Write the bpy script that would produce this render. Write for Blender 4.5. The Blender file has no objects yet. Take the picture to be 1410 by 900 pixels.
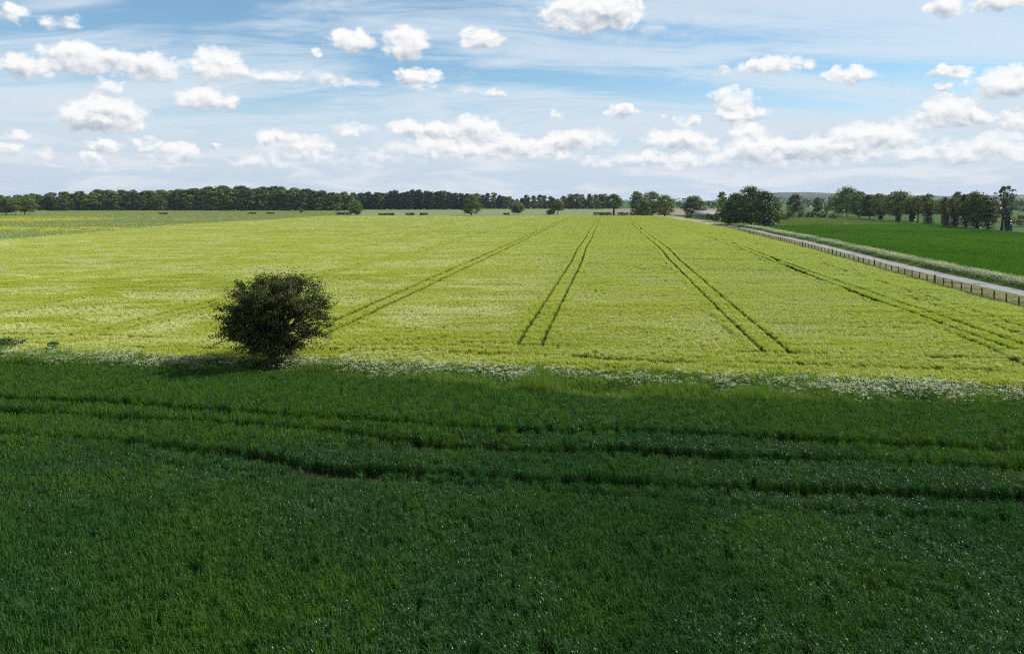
import bpy, math
import numpy as np
from math import radians, sin, cos, pi, atan, atan2, asin, sqrt

SC = bpy.context.scene
COL = SC.collection
HAZE = 5e-5
F, H0, HOR, CX = 940.0, 11.0, 276.0, 705.0       # lens in photo pixels, camera height, eye level, centre


def P(x, y, z=0.0):
    """point of the place whose height above the field is z and that the photograph shows at (x, y)"""
    Y = F * (H0 - z) / (y - HOR)
    return ((x - CX) / F * Y, Y)


def PL(pts, z=0.0):
    a = np.array([P(x, y, z) for x, y in pts])
    return a[np.argsort(a[:, 0])]


# ------------------------------------------------------------------ noise
_lat = np.random.default_rng(5).random((64, 256, 256))


def vnoise(x, y, scale, seed=0):
    L = _lat[seed % 64]
    u, v = np.asarray(x) / scale + 1000.37, np.asarray(y) / scale + 1000.71
    i, j = np.floor(u).astype(int), np.floor(v).astype(int)
    a, b = u - i, v - j
    a, b = a * a * (3 - 2 * a), b * b * (3 - 2 * b)
    i0, j0, i1, j1 = i & 255, j & 255, (i + 1) & 255, (j + 1) & 255
    return (L[i0, j0] * (1 - a) + L[i1, j0] * a) * (1 - b) + (L[i0, j1] * (1 - a) + L[i1, j1] * a) * b


def fbm(x, y, scale, seed=0, oc=4):
    s, w, t = 0.0, 1.0, 0.0
    for k in range(oc):
        s = s + w * vnoise(x, y, scale / 2 ** k, seed + k)
        t += w
        w *= 0.55
    return s / t


# ------------------------------------------------------------------ the lie of the land
def sstep(a, b, x):
    t = np.clip((np.asarray(x, float) - a) / (b - a), 0, 1)
    return t * t * (3 - 2 * t)


def gz(x, y):
    x, y = np.asarray(x, float), np.asarray(y, float)
    und = (fbm(x, y, 70, 3, 2) - 0.5) * 0.7 * sstep(55, 110, y) * (1 - sstep(420, 520, y))
    return und


# ------------------------------------------------------------------ object helpers
def tag(o, label=None, cat=None, group=None, kind=None):
    if label:
        o['label'] = label
    if cat:
        o['category'] = cat
    if group:
        o['group'] = group
    if kind:
        o['kind'] = kind
    return o


def mesh(name, V, Fc, mats, mi=None, smooth=False):
    me = bpy.data.meshes.new(name)
    V = np.asarray(V, np.float32)
    if isinstance(Fc, np.ndarray):
        n, k = Fc.shape
        me.vertices.add(len(V))
        me.vertices.foreach_set('co', V.ravel())
        me.loops.add(n * k)
        me.loops.foreach_set('vertex_index', Fc.astype(np.int32).ravel())
        me.polygons.add(n)
        me.polygons.foreach_set('loop_start', np.arange(0, n * k, k, dtype=np.int32))
        me.update(calc_edges=True)
    else:
        me.from_pydata([tuple(map(float, v)) for v in V], [], [tuple(map(int, f)) for f in Fc])
        me.update()
    for m in (mats if isinstance(mats, (list, tuple)) else [mats]):
        me.materials.append(m)
    if mi is not None:
        me.polygons.foreach_set('material_index', np.asarray(mi, np.int32))
    if smooth:
        me.polygons.foreach_set('use_smooth', np.ones(len(me.polygons), bool))
    return me


def obj(name, me, parent=None, loc=(0, 0, 0), rz=0.0, link=True):
    o = bpy.data.objects.new(name, me)
    if link:
        COL.objects.link(o)
    if parent:
        o.parent = parent
    o.location = loc
    o.rotation_euler = (0, 0, rz)
    return o


class MB:
    """collects quads (numpy) into one mesh"""

    def __init__(s):
        s.V, s.F, s.M, s.n = [], [], [], 0

    def add(s, V, Fq, m=0):
        V = np.asarray(V, float).reshape(-1, 3)
        Fq = np.asarray(Fq, int).reshape(-1, 4)
        s.V.append(V)
        s.F.append(Fq + s.n)
        s.M.append(np.full(len(Fq), m))
        s.n += len(V)

    def tube(s, pts, rad, k=6, m=0):
        pts = np.asarray(pts, float)
        rad = np.asarray(rad, float) * np.ones(len(pts))
        d = np.gradient(pts, axis=0)
        d /= np.linalg.norm(d, axis=1)[:, None] + 1e-9
        ref = np.array([1.0, 0.13, 0.07]) if abs(d[:, 0]).max() < 0.9 else np.array([0.1, 1.0, 0.2])
        a = np.cross(d, ref)
        a /= np.linalg.norm(a, axis=1)[:, None] + 1e-9
        b = np.cross(d, a)
        th = np.arange(k) * 2 * pi / k
        V = pts[:, None, :] + rad[:, None, None] * (np.cos(th)[None, :, None] * a[:, None, :] + np.sin(th)[None, :, None] * b[:, None, :])
        n = len(pts)
        f = []
        for i in range(n - 1):
            for j in range(k):
                q = (j + 1) % k
                f.append((i * k + j, i * k + q, (i + 1) * k + q, (i + 1) * k + j))
        s.add(V.reshape(-1, 3), f, m)

    def box(s, c, d, m=0, rz=0.0):
        c, d = np.array(c, float), np.array(d, float) / 2
        V = np.array([(x, y, z) for x in (-1, 1) for y in (-1, 1) for z in (-1, 1)], float) * d
        R = np.array([[cos(rz), -sin(rz), 0], [sin(rz), cos(rz), 0], [0, 0, 1]])
        s.add(V @ R.T + c, [(0, 1, 3, 2), (4, 6, 7, 5), (0, 4, 5, 1), (2, 3, 7, 6), (0, 2, 6, 4), (1, 5, 7, 3)], m)

    def leaves(s, c, n, size, rng, m=0, aspect=0.6):
        """diamond leaves at centres c with normals n"""
        N = len(c)
        n = n / (np.linalg.norm(n, axis=1)[:, None] + 1e-9)
        r = rng.normal(size=(N, 3))
        t = np.cross(n, r)
        t /= np.linalg.norm(t, axis=1)[:, None] + 1e-9
        b = np.cross(n, t)
        sz = np.asarray(size) * np.ones(N)
        t = t * sz[:, None]
        b = b * sz[:, None] * aspect
        V = np.stack([c - t, c + b * (1 + .3 * rng.random((N, 1))), c + t, c - b], 1).reshape(-1, 3)
        s.add(V, np.arange(4 * N).reshape(-1, 4), m)

    def blades(s, base, h, w, az, lean, curl, rng, segs=3, m=0, face=None):
        """tapering leaves that rise from base along az with a lean and a curl outward"""
        N = len(base)
        h, w, az, lean, curl = [np.asarray(q, float) * np.ones(N) for q in (h, w, az, lean, curl)]
        d = np.stack([np.cos(az), np.sin(az), np.zeros(N)], 1)
        fa = az + pi / 2 + (0 if face is None else face)
        side = np.stack([np.cos(fa), np.sin(fa), np.zeros(N)], 1)
        rows = []
        p = np.array(base, float)
        ang = lean.copy()
        prof = np.interp(np.linspace(0, 1, segs + 1), [0, .35, .75, 1], [.7, 1, .75, .08])
        for k in range(segs + 1):
            wk = (w * prof[k] / 2)[:, None]
            rows.append(p - side * wk)
            rows.append(p + side * wk)
            st = h / segs
            p = p + d * (np.sin(ang) * st)[:, None]
            p[:, 2] += np.cos(ang) * st
            ang = ang + curl / segs
        V = np.stack(rows, 1)                       # N, 2(segs+1), 3
        q = []
        for k in range(segs):
            q.append([2 * k, 2 * k + 1, 2 * k + 3, 2 * k + 2])
        q = np.array(q)
        Fq = (np.arange(N)[:, None, None] * (2 * (segs + 1)) + q[None]).reshape(-1, 4)
        s.add(V.reshape(-1, 3), Fq, m)

    def me(s, name, mats, smooth=False):
        return mesh(name, np.concatenate(s.V), np.concatenate(s.F), mats, np.concatenate(s.M), smooth)


# ------------------------------------------------------------------ materials
def N_(nt, typ, **kw):
    n = nt.nodes.new(typ)
    for k, v in kw.items():
        setattr(n, k, v)
    return n


def new_mat(name):
    m = bpy.data.materials.new(name)
    m.use_nodes = True
    m.node_tree.nodes.clear()
    return m, m.node_tree


def mixc(nt, fac, a, b, mode='MIX'):
    n = N_(nt, 'ShaderNodeMix', data_type='RGBA', blend_type=mode)
    for s, v in ((n.inputs[0], fac), (n.inputs[6], a), (n.inputs[7], b)):
        if isinstance(v, bpy.types.NodeSocket):
            nt.links.new(v, s)
        elif isinstance(v, (int, float)):
            s.default_value = v
        else:
            s.default_value = (*v, 1)
    return n.outputs[2]


def mth(nt, op, a, b=None, c=None, clamp=False):
    n = N_(nt, 'ShaderNodeMath', operation=op, use_clamp=clamp)
    for s, v in zip(n.inputs, (a, b, c)):
        if v is None:
            continue
        if isinstance(v, bpy.types.NodeSocket):
            nt.links.new(v, s)
        else:
            s.default_value = v
    return n.outputs[0]


def ramp(nt, v, a, b):
    n = N_(nt, 'ShaderNodeMapRange', interpolation_type='SMOOTHSTEP')
    nt.links.new(v, n.inputs[0])
    n.inputs[1].default_value, n.inputs[2].default_value = a, b
    return n.outputs[0]


def noise(nt, vec, scale, detail=3, rough=0.55, dist=0.0, dim='3D'):
    n = N_(nt, 'ShaderNodeTexNoise', noise_dimensions=dim)
    nt.links.new(vec, n.inputs['Vector'])
    n.inputs['Scale'].default_value = scale
    n.inputs['Detail'].default_value = detail
    n.inputs['Roughness'].default_value = rough
    n.inputs['Distortion'].default_value = dist
    return n.outputs[0]


def leaf_mat(name, c1, c2, scale=0.3, transl=0.3, rough=0.45, spec=0.4, c3=None, s3=0.05, tint=None, rnd=0.5, tcol=None):
    m, nt = new_mat(name)
    geo = N_(nt, 'ShaderNodeNewGeometry')
    oi = N_(nt, 'ShaderNodeObjectInfo')
    nz = ramp(nt, noise(nt, geo.outputs['Position'], scale), 0.3, 0.7)
    f = mth(nt, 'ADD', mth(nt, 'MULTIPLY', nz, 1 - rnd), mth(nt, 'MULTIPLY', oi.outputs['Random'], rnd))
    col = mixc(nt, f, c1, c2)
    if c3 is not None:
        col = mixc(nt, ramp(nt, noise(nt, geo.outputs['Position'], s3, 4), 0.42, 0.68), col, c3)
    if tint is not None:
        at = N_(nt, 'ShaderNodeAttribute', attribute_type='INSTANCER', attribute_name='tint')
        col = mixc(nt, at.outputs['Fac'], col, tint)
    pr = N_(nt, 'ShaderNodeBsdfPrincipled')
    nt.links.new(col, pr.inputs['Base Color'])
    pr.inputs['Roughness'].default_value = rough
    pr.inputs['Specular IOR Level'].default_value = spec
    tr = N_(nt, 'ShaderNodeBsdfTranslucent')
    tc = mixc(nt, 1.0, col, tcol or (1.0, 1.15, 0.55), 'MULTIPLY')
    nt.links.new(tc, tr.inputs['Color'])
    mx = N_(nt, 'ShaderNodeMixShader')
    mx.inputs[0].default_value = transl
    nt.links.new(pr.outputs[0], mx.inputs[1])
    nt.links.new(tr.outputs[0], mx.inputs[2])
    out = N_(nt, 'ShaderNodeOutputMaterial')
    nt.links.new(mx.outputs[0], out.inputs[0])
    return m


def plain_mat(name, c1, c2, scale, rough=0.85, bump=0.0, bscale=None, c3=None, s3=1.0, stretch=None):
    m, nt = new_mat(name)
    geo = N_(nt, 'ShaderNodeNewGeometry')
    vec = geo.outputs['Position']
    if stretch:
        mp = N_(nt, 'ShaderNodeMapping')
        mp.inputs['Scale'].default_value = stretch
        nt.links.new(vec, mp.inputs[0])
        vec = mp.outputs[0]
    nz = noise(nt, vec, scale, 5, 0.6)
    col = mixc(nt, ramp(nt, nz, 0.3, 0.7), c1, c2)
    if c3 is not None:
        col = mixc(nt, ramp(nt, noise(nt, vec, s3, 4), 0.5, 0.7), col, c3)
    pr = N_(nt, 'ShaderNodeBsdfPrincipled')
    nt.links.new(col, pr.inputs['Base Color'])
    pr.inputs['Roughness'].default_value = rough
    pr.inputs['Specular IOR Level'].default_value = 0.06
    if bump:
        bn = N_(nt, 'ShaderNodeBump')
        bn.inputs['Strength'].default_value = bump
        bn.inputs['Distance'].default_value = 0.3
        nt.links.new(noise(nt, geo.outputs['Position'], bscale or scale * 4, 4), bn.inputs['Height'])
        nt.links.new(bn.outputs[0], pr.inputs['Normal'])
    out = N_(nt, 'ShaderNodeOutputMaterial')
    nt.links.new(pr.outputs[0], out.inputs[0])
    return m


M = {}
M['wheat'] = leaf_mat('wheat_leaf', (.021, .073, .012), (.031, .097, .014), .5, .27, .55, .14, c3=(.040, .105, .011), s3=.16, rnd=.4)
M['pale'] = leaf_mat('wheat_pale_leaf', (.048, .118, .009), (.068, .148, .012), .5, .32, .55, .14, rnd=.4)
M['glint'] = leaf_mat('wheat_flag_leaf', (.017, .060, .013), (.026, .080, .016), .5, .2, .36, .55, rnd=.4)
M['wheat_dry'] = leaf_mat('wheat_thin', (.09, .10, .025), (.14, .10, .035), .5, .2, .5, .3)
M['barley'] = leaf_mat('barley_leaf', (.14, .21, .009), (.18, .25, .011), .2, .35, .45, .4, c3=(.15, .21, .03), s3=.03)
M['ear'] = leaf_mat('barley_ear', (.325, .365, .022), (.36, .395, .028), .15, .40, .5, .25, c3=(.31, .355, .022), s3=.03, tint=(.68, .66, .33), rnd=.3)  # tint colour carries pale awns plus their painted sheen
M['grass'] = leaf_mat('verge_grass', (.105, .200, .020), (.155, .250, .033), .8, .35, .55, .25, c3=(.15, .225, .035), s3=.45)
M['dry'] = leaf_mat('dry_grass', (.42, .33, .18), (.52, .40, .25), .8, .25, .6, .2, c3=(.12, .15, .05), s3=.3)
M['umbel'] = leaf_mat('white_umbel', (.47, .49, .32), (.63, .64, .46), 1.5, .25, .7, .2)
M['parsley'] = leaf_mat('parsley_leaf', (.08, .15, .028), (.12, .195, .038), .8, .3, .5, .3)
M['crop'] = leaf_mat('green_crop', (.082, .190, .010), (.100, .215, .013), .05, .32, .6, .12, c3=(.062, .158, .010), s3=.02, rnd=.3)
M['meadow'] = leaf_mat('meadow_grass', (.25, .31, .10), (.31, .35, .13), .02, .3, .7, .1, c3=(.28, .30, .13), s3=.006, rnd=.2)
M['strip'] = leaf_mat('rough_grass', (.17, .20, .055), (.23, .24, .08), .08, .25, .6, .2, c3=(.12, .17, .045), s3=.03)
M['midgrass'] = leaf_mat('pasture_grass', (.17, .215, .085), (.19, .235, .095), .01, .2, .7, .1, rnd=.2)
M['butter'] = leaf_mat('buttercup', (.78, .62, .01), (.88, .72, .02), .3, .2, .6, .2, rnd=.5)
M['bark'] = plain_mat('bark', (.045, .036, .026), (.085, .07, .052), 2.0, .9, .5, 9)
M['haw'] = leaf_mat('hawthorn_leaf', (.027, .047, .008), (.045, .064, .012), .9, .16, .6, .10, c3=(.070, .060, .022), s3=.55)
M['oak'] = leaf_mat('oak_leaf', (.075, .120, .016), (.120, .165, .024), .12, .22, .5, .3, rnd=.55)
M['lime'] = leaf_mat('fresh_leaf', (.095, .145, .020), (.140, .185, .030), .12, .25, .5, .3, rnd=.5)
M['dark'] = leaf_mat('dark_leaf', (.042, .080, .018), (.064, .104, .022), .12, .15, .5, .3, rnd=.6)
M['pine'] = leaf_mat('pine_needle', (.016, .036, .024), (.026, .048, .030), .12, .08, .6, .2, rnd=.6)
M['olive'] = leaf_mat('ash_leaf', (.095, .118, .030), (.145, .150, .045), .2, .25, .5, .3, rnd=.5)
M['ivy'] = leaf_mat('ivy_leaf', (.014, .030, .010), (.024, .044, .014), .5, .1, .4, .4)
M['grey'] = leaf_mat('grey_leaf', (.085, .110, .070), (.115, .140, .090), .2, .2, .6, .2)
M['soil'] = plain_mat('soil', (.016, .022, .008), (.036, .029, .012), .8, .95, .6, 6)
M['soilg'] = plain_mat('crop_floor', (.020, .040, .010), (.035, .055, .014), .6, .95, .6, 5)
M['soilb'] = plain_mat('barley_floor', (.060, .095, .014), (.080, .12, .018), .6, .95, .6, 5)
M['buff'] = plain_mat('dry_ground', (.34, .26, .16), (.42, .32, .21), .7, .95, .5, 5, c3=(.12, .14, .05), s3=.4)
M['sward'] = plain_mat('green_sward', (.10, .17, .03), (.14, .21, .04), .7, .95, .5, 5)
M['ground'] = plain_mat('farmland', (.038, .078, .018), (.052, .095, .025), .004, .95, .3, .4, c3=(.06, .085, .028), s3=.0016)
M['brown'] = plain_mat('ploughed_soil', (.20, .15, .115), (.25, .185, .145), .03, .95, .5, .6)
M['road'] = plain_mat('pale_asphalt', (.20, .20, .205), (.27, .265, .26), .9, .85, .2, 14, c3=(.15, .145, .135), s3=.25)
M['hill'] = plain_mat('far_farmland', (.030, .050, .028), (.07, .09, .05), .0022, .95, c3=(.02, .035, .02), s3=.003)
M['post'] = plain_mat('weathered_timber', (.045, .030, .020), (.085, .06, .042), 3.0, .9, .4, 20)
M['wire'] = plain_mat('galvanised_wire', (.22, .22, .22), (.3, .3, .3), 3.0, .5)
M['brick'] = plain_mat('pink_brick', (.26, .17, .14), (.34, .24, .20), .6, .9, .3, 6)
M['slate'] = plain_mat('pale_roof_sheet', (.20, .20, .21), (.26, .26, .26), .4, .7, .2, 4)
M['door'] = plain_mat('dark_door', (.03, .03, .03), (.06, .05, .045), 1.0, .6)
for k in ('haw',):
    pass

# ------------------------------------------------------------------ scatter (only for what nobody could count)
def scatter(name, pts, rot, scl, idx, sources, label, cat, tint=None):
    coll = bpy.data.collections.new(name + '_kinds')
    for i, me in enumerate(sources):
        o = bpy.data.objects.new('%s_kind_%02d' % (name, i), me)
        coll.objects.link(o)
    n = len(pts)
    me = bpy.data.meshes.new(name)
    me.vertices.add(n)
    me.vertices.foreach_set('co', np.asarray(pts, np.float32).ravel())
    a = me.attributes.new('rot', 'FLOAT_VECTOR', 'POINT')
    a.data.foreach_set('vector', np.asarray(rot, np.float32).ravel())
    a = me.attributes.new('scl', 'FLOAT_VECTOR', 'POINT')
    a.data.foreach_set('vector', np.asarray(scl, np.float32).ravel())
    a = me.attributes.new('idx', 'INT', 'POINT')
    a.data.foreach_set('value', np.asarray(idx, np.int32))
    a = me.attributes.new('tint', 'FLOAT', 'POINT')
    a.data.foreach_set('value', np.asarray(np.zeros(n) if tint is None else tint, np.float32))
    me.update()
    o = obj(name, me)
    g = bpy.data.node_groups.new(name + '_scatter', 'GeometryNodeTree')
    g.interface.new_socket('Geometry', in_out='INPUT', socket_type='NodeSocketGeometry')
    g.interface.new_socket('Geometry', in_out='OUTPUT', socket_type='NodeSocketGeometry')
    gi, go = g.nodes.new('NodeGroupInput'), g.nodes.new('NodeGroupOutput')
    ci = g.nodes.new('GeometryNodeCollectionInfo')
    ci.inputs['Collection'].default_value = coll
    ci.inputs['Separate Children'].default_value = True
    ci.inputs['Reset Children'].default_value = True
    ip = g.nodes.new('GeometryNodeInstanceOnPoints')
    ip.inputs['Pick Instance'].default_value = True

    def na(attr, typ):
        q = g.nodes.new('GeometryNodeInputNamedAttribute')
        q.data_type = typ
        q.inputs['Name'].default_value = attr
        return q.outputs[0]
    L = g.links.new
    L(gi.outputs[0], ip.inputs['Points'])
    L(ci.outputs[0], ip.inputs['Instance'])
    L(na('idx', 'INT'), ip.inputs['Instance Index'])
    L(na('rot', 'FLOAT_VECTOR'), ip.inputs['Rotation'])
    L(na('scl', 'FLOAT_VECTOR'), ip.inputs['Scale'])
    L(ip.outputs[0], go.inputs[0])
    md = o.modifiers.new('scatter', 'NODES')
    md.node_group = g
    return tag(o, label, cat, kind='stuff')


def jgrid(x0, x1, y0, y1, dx, dy, rng, slope=0.0):
    """jittered grid; slope shears x along y"""
    xs, ys = np.arange(x0, x1, dx), np.arange(y0, y1, dy)
    X, Y = np.meshgrid(xs, ys)
    X = X.ravel() + (rng.random(X.size) - .5) * dx * 1.2
    Y = Y.ravel() + (rng.random(Y.size) - .5) * dy * 1.2
    return X + slope * Y, Y


def inview(X, Y, pad=6.0):
    return (np.abs(X) < 0.75 * Y * 1.06 + pad)


# ------------------------------------------------------------------ layout lines (in metres)
wheat_edge = PL([(-300, 490), (0, 497), (250, 505), (480, 512), (600, 525), (800, 540), (1000, 548), (1410, 552), (1800, 556)], .6)
barley_edge = PL([(-300, 474), (0, 481), (300, 489), (480, 493), (640, 498), (800, 503), (1000, 513), (1200, 518), (1410, 526), (1800, 540)], .9)
wedge = lambda X: np.interp(X, wheat_edge[:, 0], wheat_edge[:, 1])
bedge = lambda X: np.interp(X, barley_edge[:, 0], barley_edge[:, 1])


def spline(pts, n=120):
    pts = np.array(pts, float)
    y = np.linspace(pts[0, 0], pts[-1, 0], n)
    x = np.interp(y, pts[:, 0], pts[:, 1])
    for _ in range(25):
        x[1:-1] = (x[:-2] + 2 * x[1:-1] + x[2:]) / 4
    return y, x


ry, rx = spline([(20, 51.5), (60, 57.6), (81, 61), (127, 67.8), (181, 77.6), (252, 89.8), (330, 99), (430, 106), (520, 113), (640, 124)], 200)
roadx = lambda Y: np.interp(Y, ry, rx)
fy, fx = spline([(20, 43.5), (55, 49.2), (69, 51.5), (87, 55), (107, 58.9), (150, 66), (195, 73.3), (252, 83.3), (330, 92), (430, 99), (520, 106)], 200)
fencex = lambda Y: np.interp(Y, fy, fx)
SL = 0.1404                                        # heading of the tramlines
leftx = lambda Y: np.interp(Y, [60, 177, 266, 399, 446, 470], [-120, -133, -143, -129, -126, -125])
FAR = 456.0


def sheet(name, poly_fn, ys, mat, z, kind='structure', label=None, cat=None, nx=24):
    """sheet following the land: poly_fn(Y) -> x0, x1"""
    V, Fq = [], []
    for i, Y in enumerate(ys):
        a, b = poly_fn(Y)
        for j in range(nx + 1):
            X = a + (b - a) * j / nx
            V.append((X, Y, float(gz(X, Y)) + z))
    for i in range(len(ys) - 1):
        for j in range(nx):
            p = i * (nx + 1) + j
            Fq.append((p, p + 1, p + nx + 2, p + nx + 1))
    o = obj(name, mesh(name, V, np.array(Fq), mat, smooth=True))
    tag(o, label, cat, kind=kind)
    return o


# ------------------------------------------------------------------ ground sheets
gy = np.concatenate([[-400, -60], np.linspace(-20, 130, 40), np.linspace(140, 540, 60), np.geomspace(560, 7500, 20)])
gx = np.concatenate([-np.geomspace(7800, 320, 18), np.linspace(-300, 300, 61), np.geomspace(320, 7800, 18)])
GX, GY = np.meshgrid(gx, gy)
GV = np.stack([GX, GY, gz(GX, GY) - .14], -1).reshape(-1, 3)
nX = len(gx)
GF = np.array([(i * nX + j, i * nX + j + 1, (i + 1) * nX + j + 1, (i + 1) * nX + j) for i in range(len(gy) - 1) for j in range(nX - 1)])
tag(obj('ground', mesh('ground', GV, GF, M['ground'], smooth=True)), 'open farmland reaching to the horizon', kind='structure')

ysn = np.linspace(2, 47, 40)
xs = np.linspace(-60, 52, 90)


def strip_sheet(name, lo, hi, mat, z, label, n=10):
    V, Fq = [], []
    for i, X in enumerate(xs):
        a, b = lo(X), hi(X)
        for j in range(n + 1):
            Y = a + (b - a) * j / n
            V.append((X, Y, float(gz(X, Y)) + z))
    for i in range(len(xs) - 1):
        for j in range(n):
            p = i * (n + 1) + j
            Fq.append((p, p + n + 1, p + n + 2, p + 1))
    return tag(obj(name, mesh(name, V, np.array(Fq), mat, smooth=True)), label, kind='structure')


strip_sheet('wheat_ground', lambda X: 0.0, wedge, M['soil'], .004, 'bare brown soil under the dark wheat', 40)
strip_sheet('verge_ground', wedge, bedge, M['soilg'], .006, 'grassy ground of the strip between the two fields', 6)
sheet('barley_ground', lambda Y: (max(leftx(Y), -60 - (Y - 40) * 1.2) if Y < 100 else leftx(Y), fencex(Y) - .6),
      [float(v) for v in np.concatenate([np.linspace(44.5, 140, 50), np.linspace(145, FAR, 70)])], M['soilb'], .004, label='floor of the bright barley field', nx=50)
sheet('roadside_ground', lambda Y: (fencex(Y) - .6, roadx(Y) - 1.75), np.linspace(30, 515, 120), M['buff'], .012, label='dry verge between fence and road', nx=4)
sheet('road', lambda Y: (roadx(Y) - 1.7, roadx(Y) + 1.7), np.linspace(22, 630, 200), M['road'], .06, label='narrow pale country road curving past the fields', nx=4)
sheet('lane_ground', lambda Y: (roadx(Y) + 1.7, roadx(Y) + 6), np.linspace(30, 515, 120), M['sward'], .02, label='flowering verge beyond the road', nx=4)

# right-hand field
rfar = lambda Y: np.interp(Y, [60, 224, 253, 297, 303], [170, 172, 178, 184, 170])
rnear = lambda Y: roadx(Y) + 5.0 + 12.0 * sstep(275, 300, Y)
sheet('green_crop_ground', lambda Y: (rnear(Y), rfar(Y)), np.linspace(45, 302, 70), M['soilg'], .008, label='floor of the dark green field beyond the road', nx=30)
sheet('rough_grass_ground', lambda Y: (roadx(Y) + 12, 215), np.linspace(302.2, 520, 30), M['strip'], .02, label='yellowish rough grass beyond the green field', nx=10)
sheet('ploughed_field', lambda Y: (roadx(Y) - (.5 if Y < 560 else 10), 172 + (Y - 524) * .26), np.linspace(524, 900, 14), M['brown'], .03, label='bare pinkish brown ploughed field', nx=8)
sheet('pasture', lambda Y: (-118 - (Y - 460) * .25, 95 + (Y - 460) * .14), np.linspace(462, 900, 30), M['midgrass'], .02, label='pale green pasture between barley and woods', nx=20)
sheet('meadow', lambda Y: (-max(330, Y * .9), leftx(Y) - .5 if Y < 460 else -119 - (Y - 460) * .25), np.linspace(120, 760, 50), M['meadow'], .025, label='grey green meadow left of the barley', nx=20)

# ------------------------------------------------------------------ wheat (foreground)
rng = np.random.default_rng(11)


def wheat_tuft(seed, r=.19, n=29, shiny=0.0, leaf='wheat'):
    g = np.random.default_rng(seed)
    mb = MB()
    a, q = g.random(n) * 2 * pi, np.sqrt(g.random(n)) * r
    base = np.stack([np.cos(a) * q, np.sin(a) * q, np.zeros(n)], 1)
    sw = g.normal(size=n) * .10
    mb.blades(base, g.uniform(.42, .56, n), .012, g.random(n) * 6.28, np.abs(sw), .1, g, 2)
    for k in range(3):
        z = g.uniform((.10, .24, .36)[k], (.20, .36, .50)[k], n)
        b = base + np.stack([g.normal(size=n) * .01, g.normal(size=n) * .01, z], 1)
        droop = np.where(g.random(n) < .42, g.uniform(1.5, 2.6, n), g.uniform(.2, .9, n))
        q = (k == 2) & (g.random(n) < shiny)
        droop = np.where(q, g.uniform(1.7, 2.8, n), droop)
        ln, wd, aa, le = g.uniform(.16, .27, n), g.uniform(.011, .017, n), g.random(n) * 6.28, g.uniform(.12, .5, n)
        for m_ in (0, 1):
            z_ = q == bool(m_)
            if z_.sum():
                mb.blades(b[z_], ln[z_], wd[z_], aa[z_], le[z_], droop[z_], g, 3, m_)
    return mb.me('wheat_tuft', [M[leaf], M['glint']])


tracks = [PL([(-200, 545), (150, 557), (272, 566), (357, 571), (480, 579), (572, 585), (674, 594), (760, 597), (878, 599), (950, 601), (1066, 608), (1202, 613), (1338, 620), (1600, 628)], .35),
          PL([(-200, 556), (0, 567), (68, 572), (170, 578), (374, 589), (480, 598), (538, 606), (606, 615), (708, 622), (810, 624), (895, 627), (1032, 633), (1168, 636), (1270, 642), (1355, 646), (1600, 652)], .35),
          PL([(-200, 590), (130, 606), (330, 630), (470, 650), (606, 656), (760, 664), (930, 674), (1066, 677), (1202, 683), (1304, 686), (1410, 693), (1700, 705)], .35),
          PL([(-200, 600), (100, 622), (300, 650), (700, 676), (1000, 700), (1410, 724), (1700, 735)], .35)]
tw = [.38, .46, .48, .16]
X, Y = jgrid(-62, 52, 9, 46, .25, .25, rng)
keep = (Y < wedge(X) - .15) & inview(X, Y, 4)
ok = np.ones(len(X), bool)
wob = (fbm(X, Y, 3, 7, 2) - .5) * .35
for t, w in zip(tracks, tw):
    yt = np.interp(X, t[:, 0], t[:, 1])
    fade = .80 + .35 * sstep(.35, .6, fbm(X, Y * 0, 9, 21 + int(w * 100), 2))
    if w in (.48, .16):
        fade = fade * (.72 + .28 * sstep(-15, -6, X))
    ok &= ~(np.abs(Y - yt + wob) < w * fade)
thin = np.exp(-(((X + 3.0) / 4.5) ** 2 + ((Y - 29.4) / .8) ** 2)) + .8 * np.exp(-(((X - 22.0) / 1.6) ** 2 + ((Y - 29.3) / 1.3) ** 2))
ok &= rng.random(len(X)) > thin * .85
# odd dark gaps
for (gx_, gy_, gr) in ((0.9, 16.0, .28), (-9.2, 19.5, .25), (6.4, 20.3, .3)):
    ok &= (X - gx_) ** 2 + (Y - gy_) ** 2 > gr * gr
k = keep & ok
X, Y, thin = X[k], Y[k], thin[k]
n = len(X)
hs = .92 + .22 * fbm(X, Y, 2.2, 9, 3) - .25 * np.clip(thin, 0, 1) + rng.normal(size=n) * .04
shine = sstep(.42, .62, fbm(X * .8, Y * 1.2, 5, 17, 4)) * np.interp(Y, [14, 30, 36, 44], [.85, .75, .55, .45])
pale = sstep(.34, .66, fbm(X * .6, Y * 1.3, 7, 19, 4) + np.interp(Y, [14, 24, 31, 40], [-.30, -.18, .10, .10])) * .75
lean = .02 + .18 * fbm(X, Y, 3.5, 12, 3)
wind = pi + (fbm(X, Y, 8, 15, 2) - .5) * 4.0
rot = np.stack([lean * -np.sin(wind), lean * np.cos(wind), rng.random(n) * 6.28], 1)
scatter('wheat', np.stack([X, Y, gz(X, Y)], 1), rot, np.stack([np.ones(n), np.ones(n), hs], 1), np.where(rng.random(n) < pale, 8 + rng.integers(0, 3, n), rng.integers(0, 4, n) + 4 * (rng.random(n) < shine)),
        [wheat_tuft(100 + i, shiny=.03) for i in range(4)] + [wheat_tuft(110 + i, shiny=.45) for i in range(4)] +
        [wheat_tuft(120 + i, shiny=.03, leaf='pale') for i in range(3)], 'dark blue green wheat filling the whole foreground', 'wheat crop')

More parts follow.
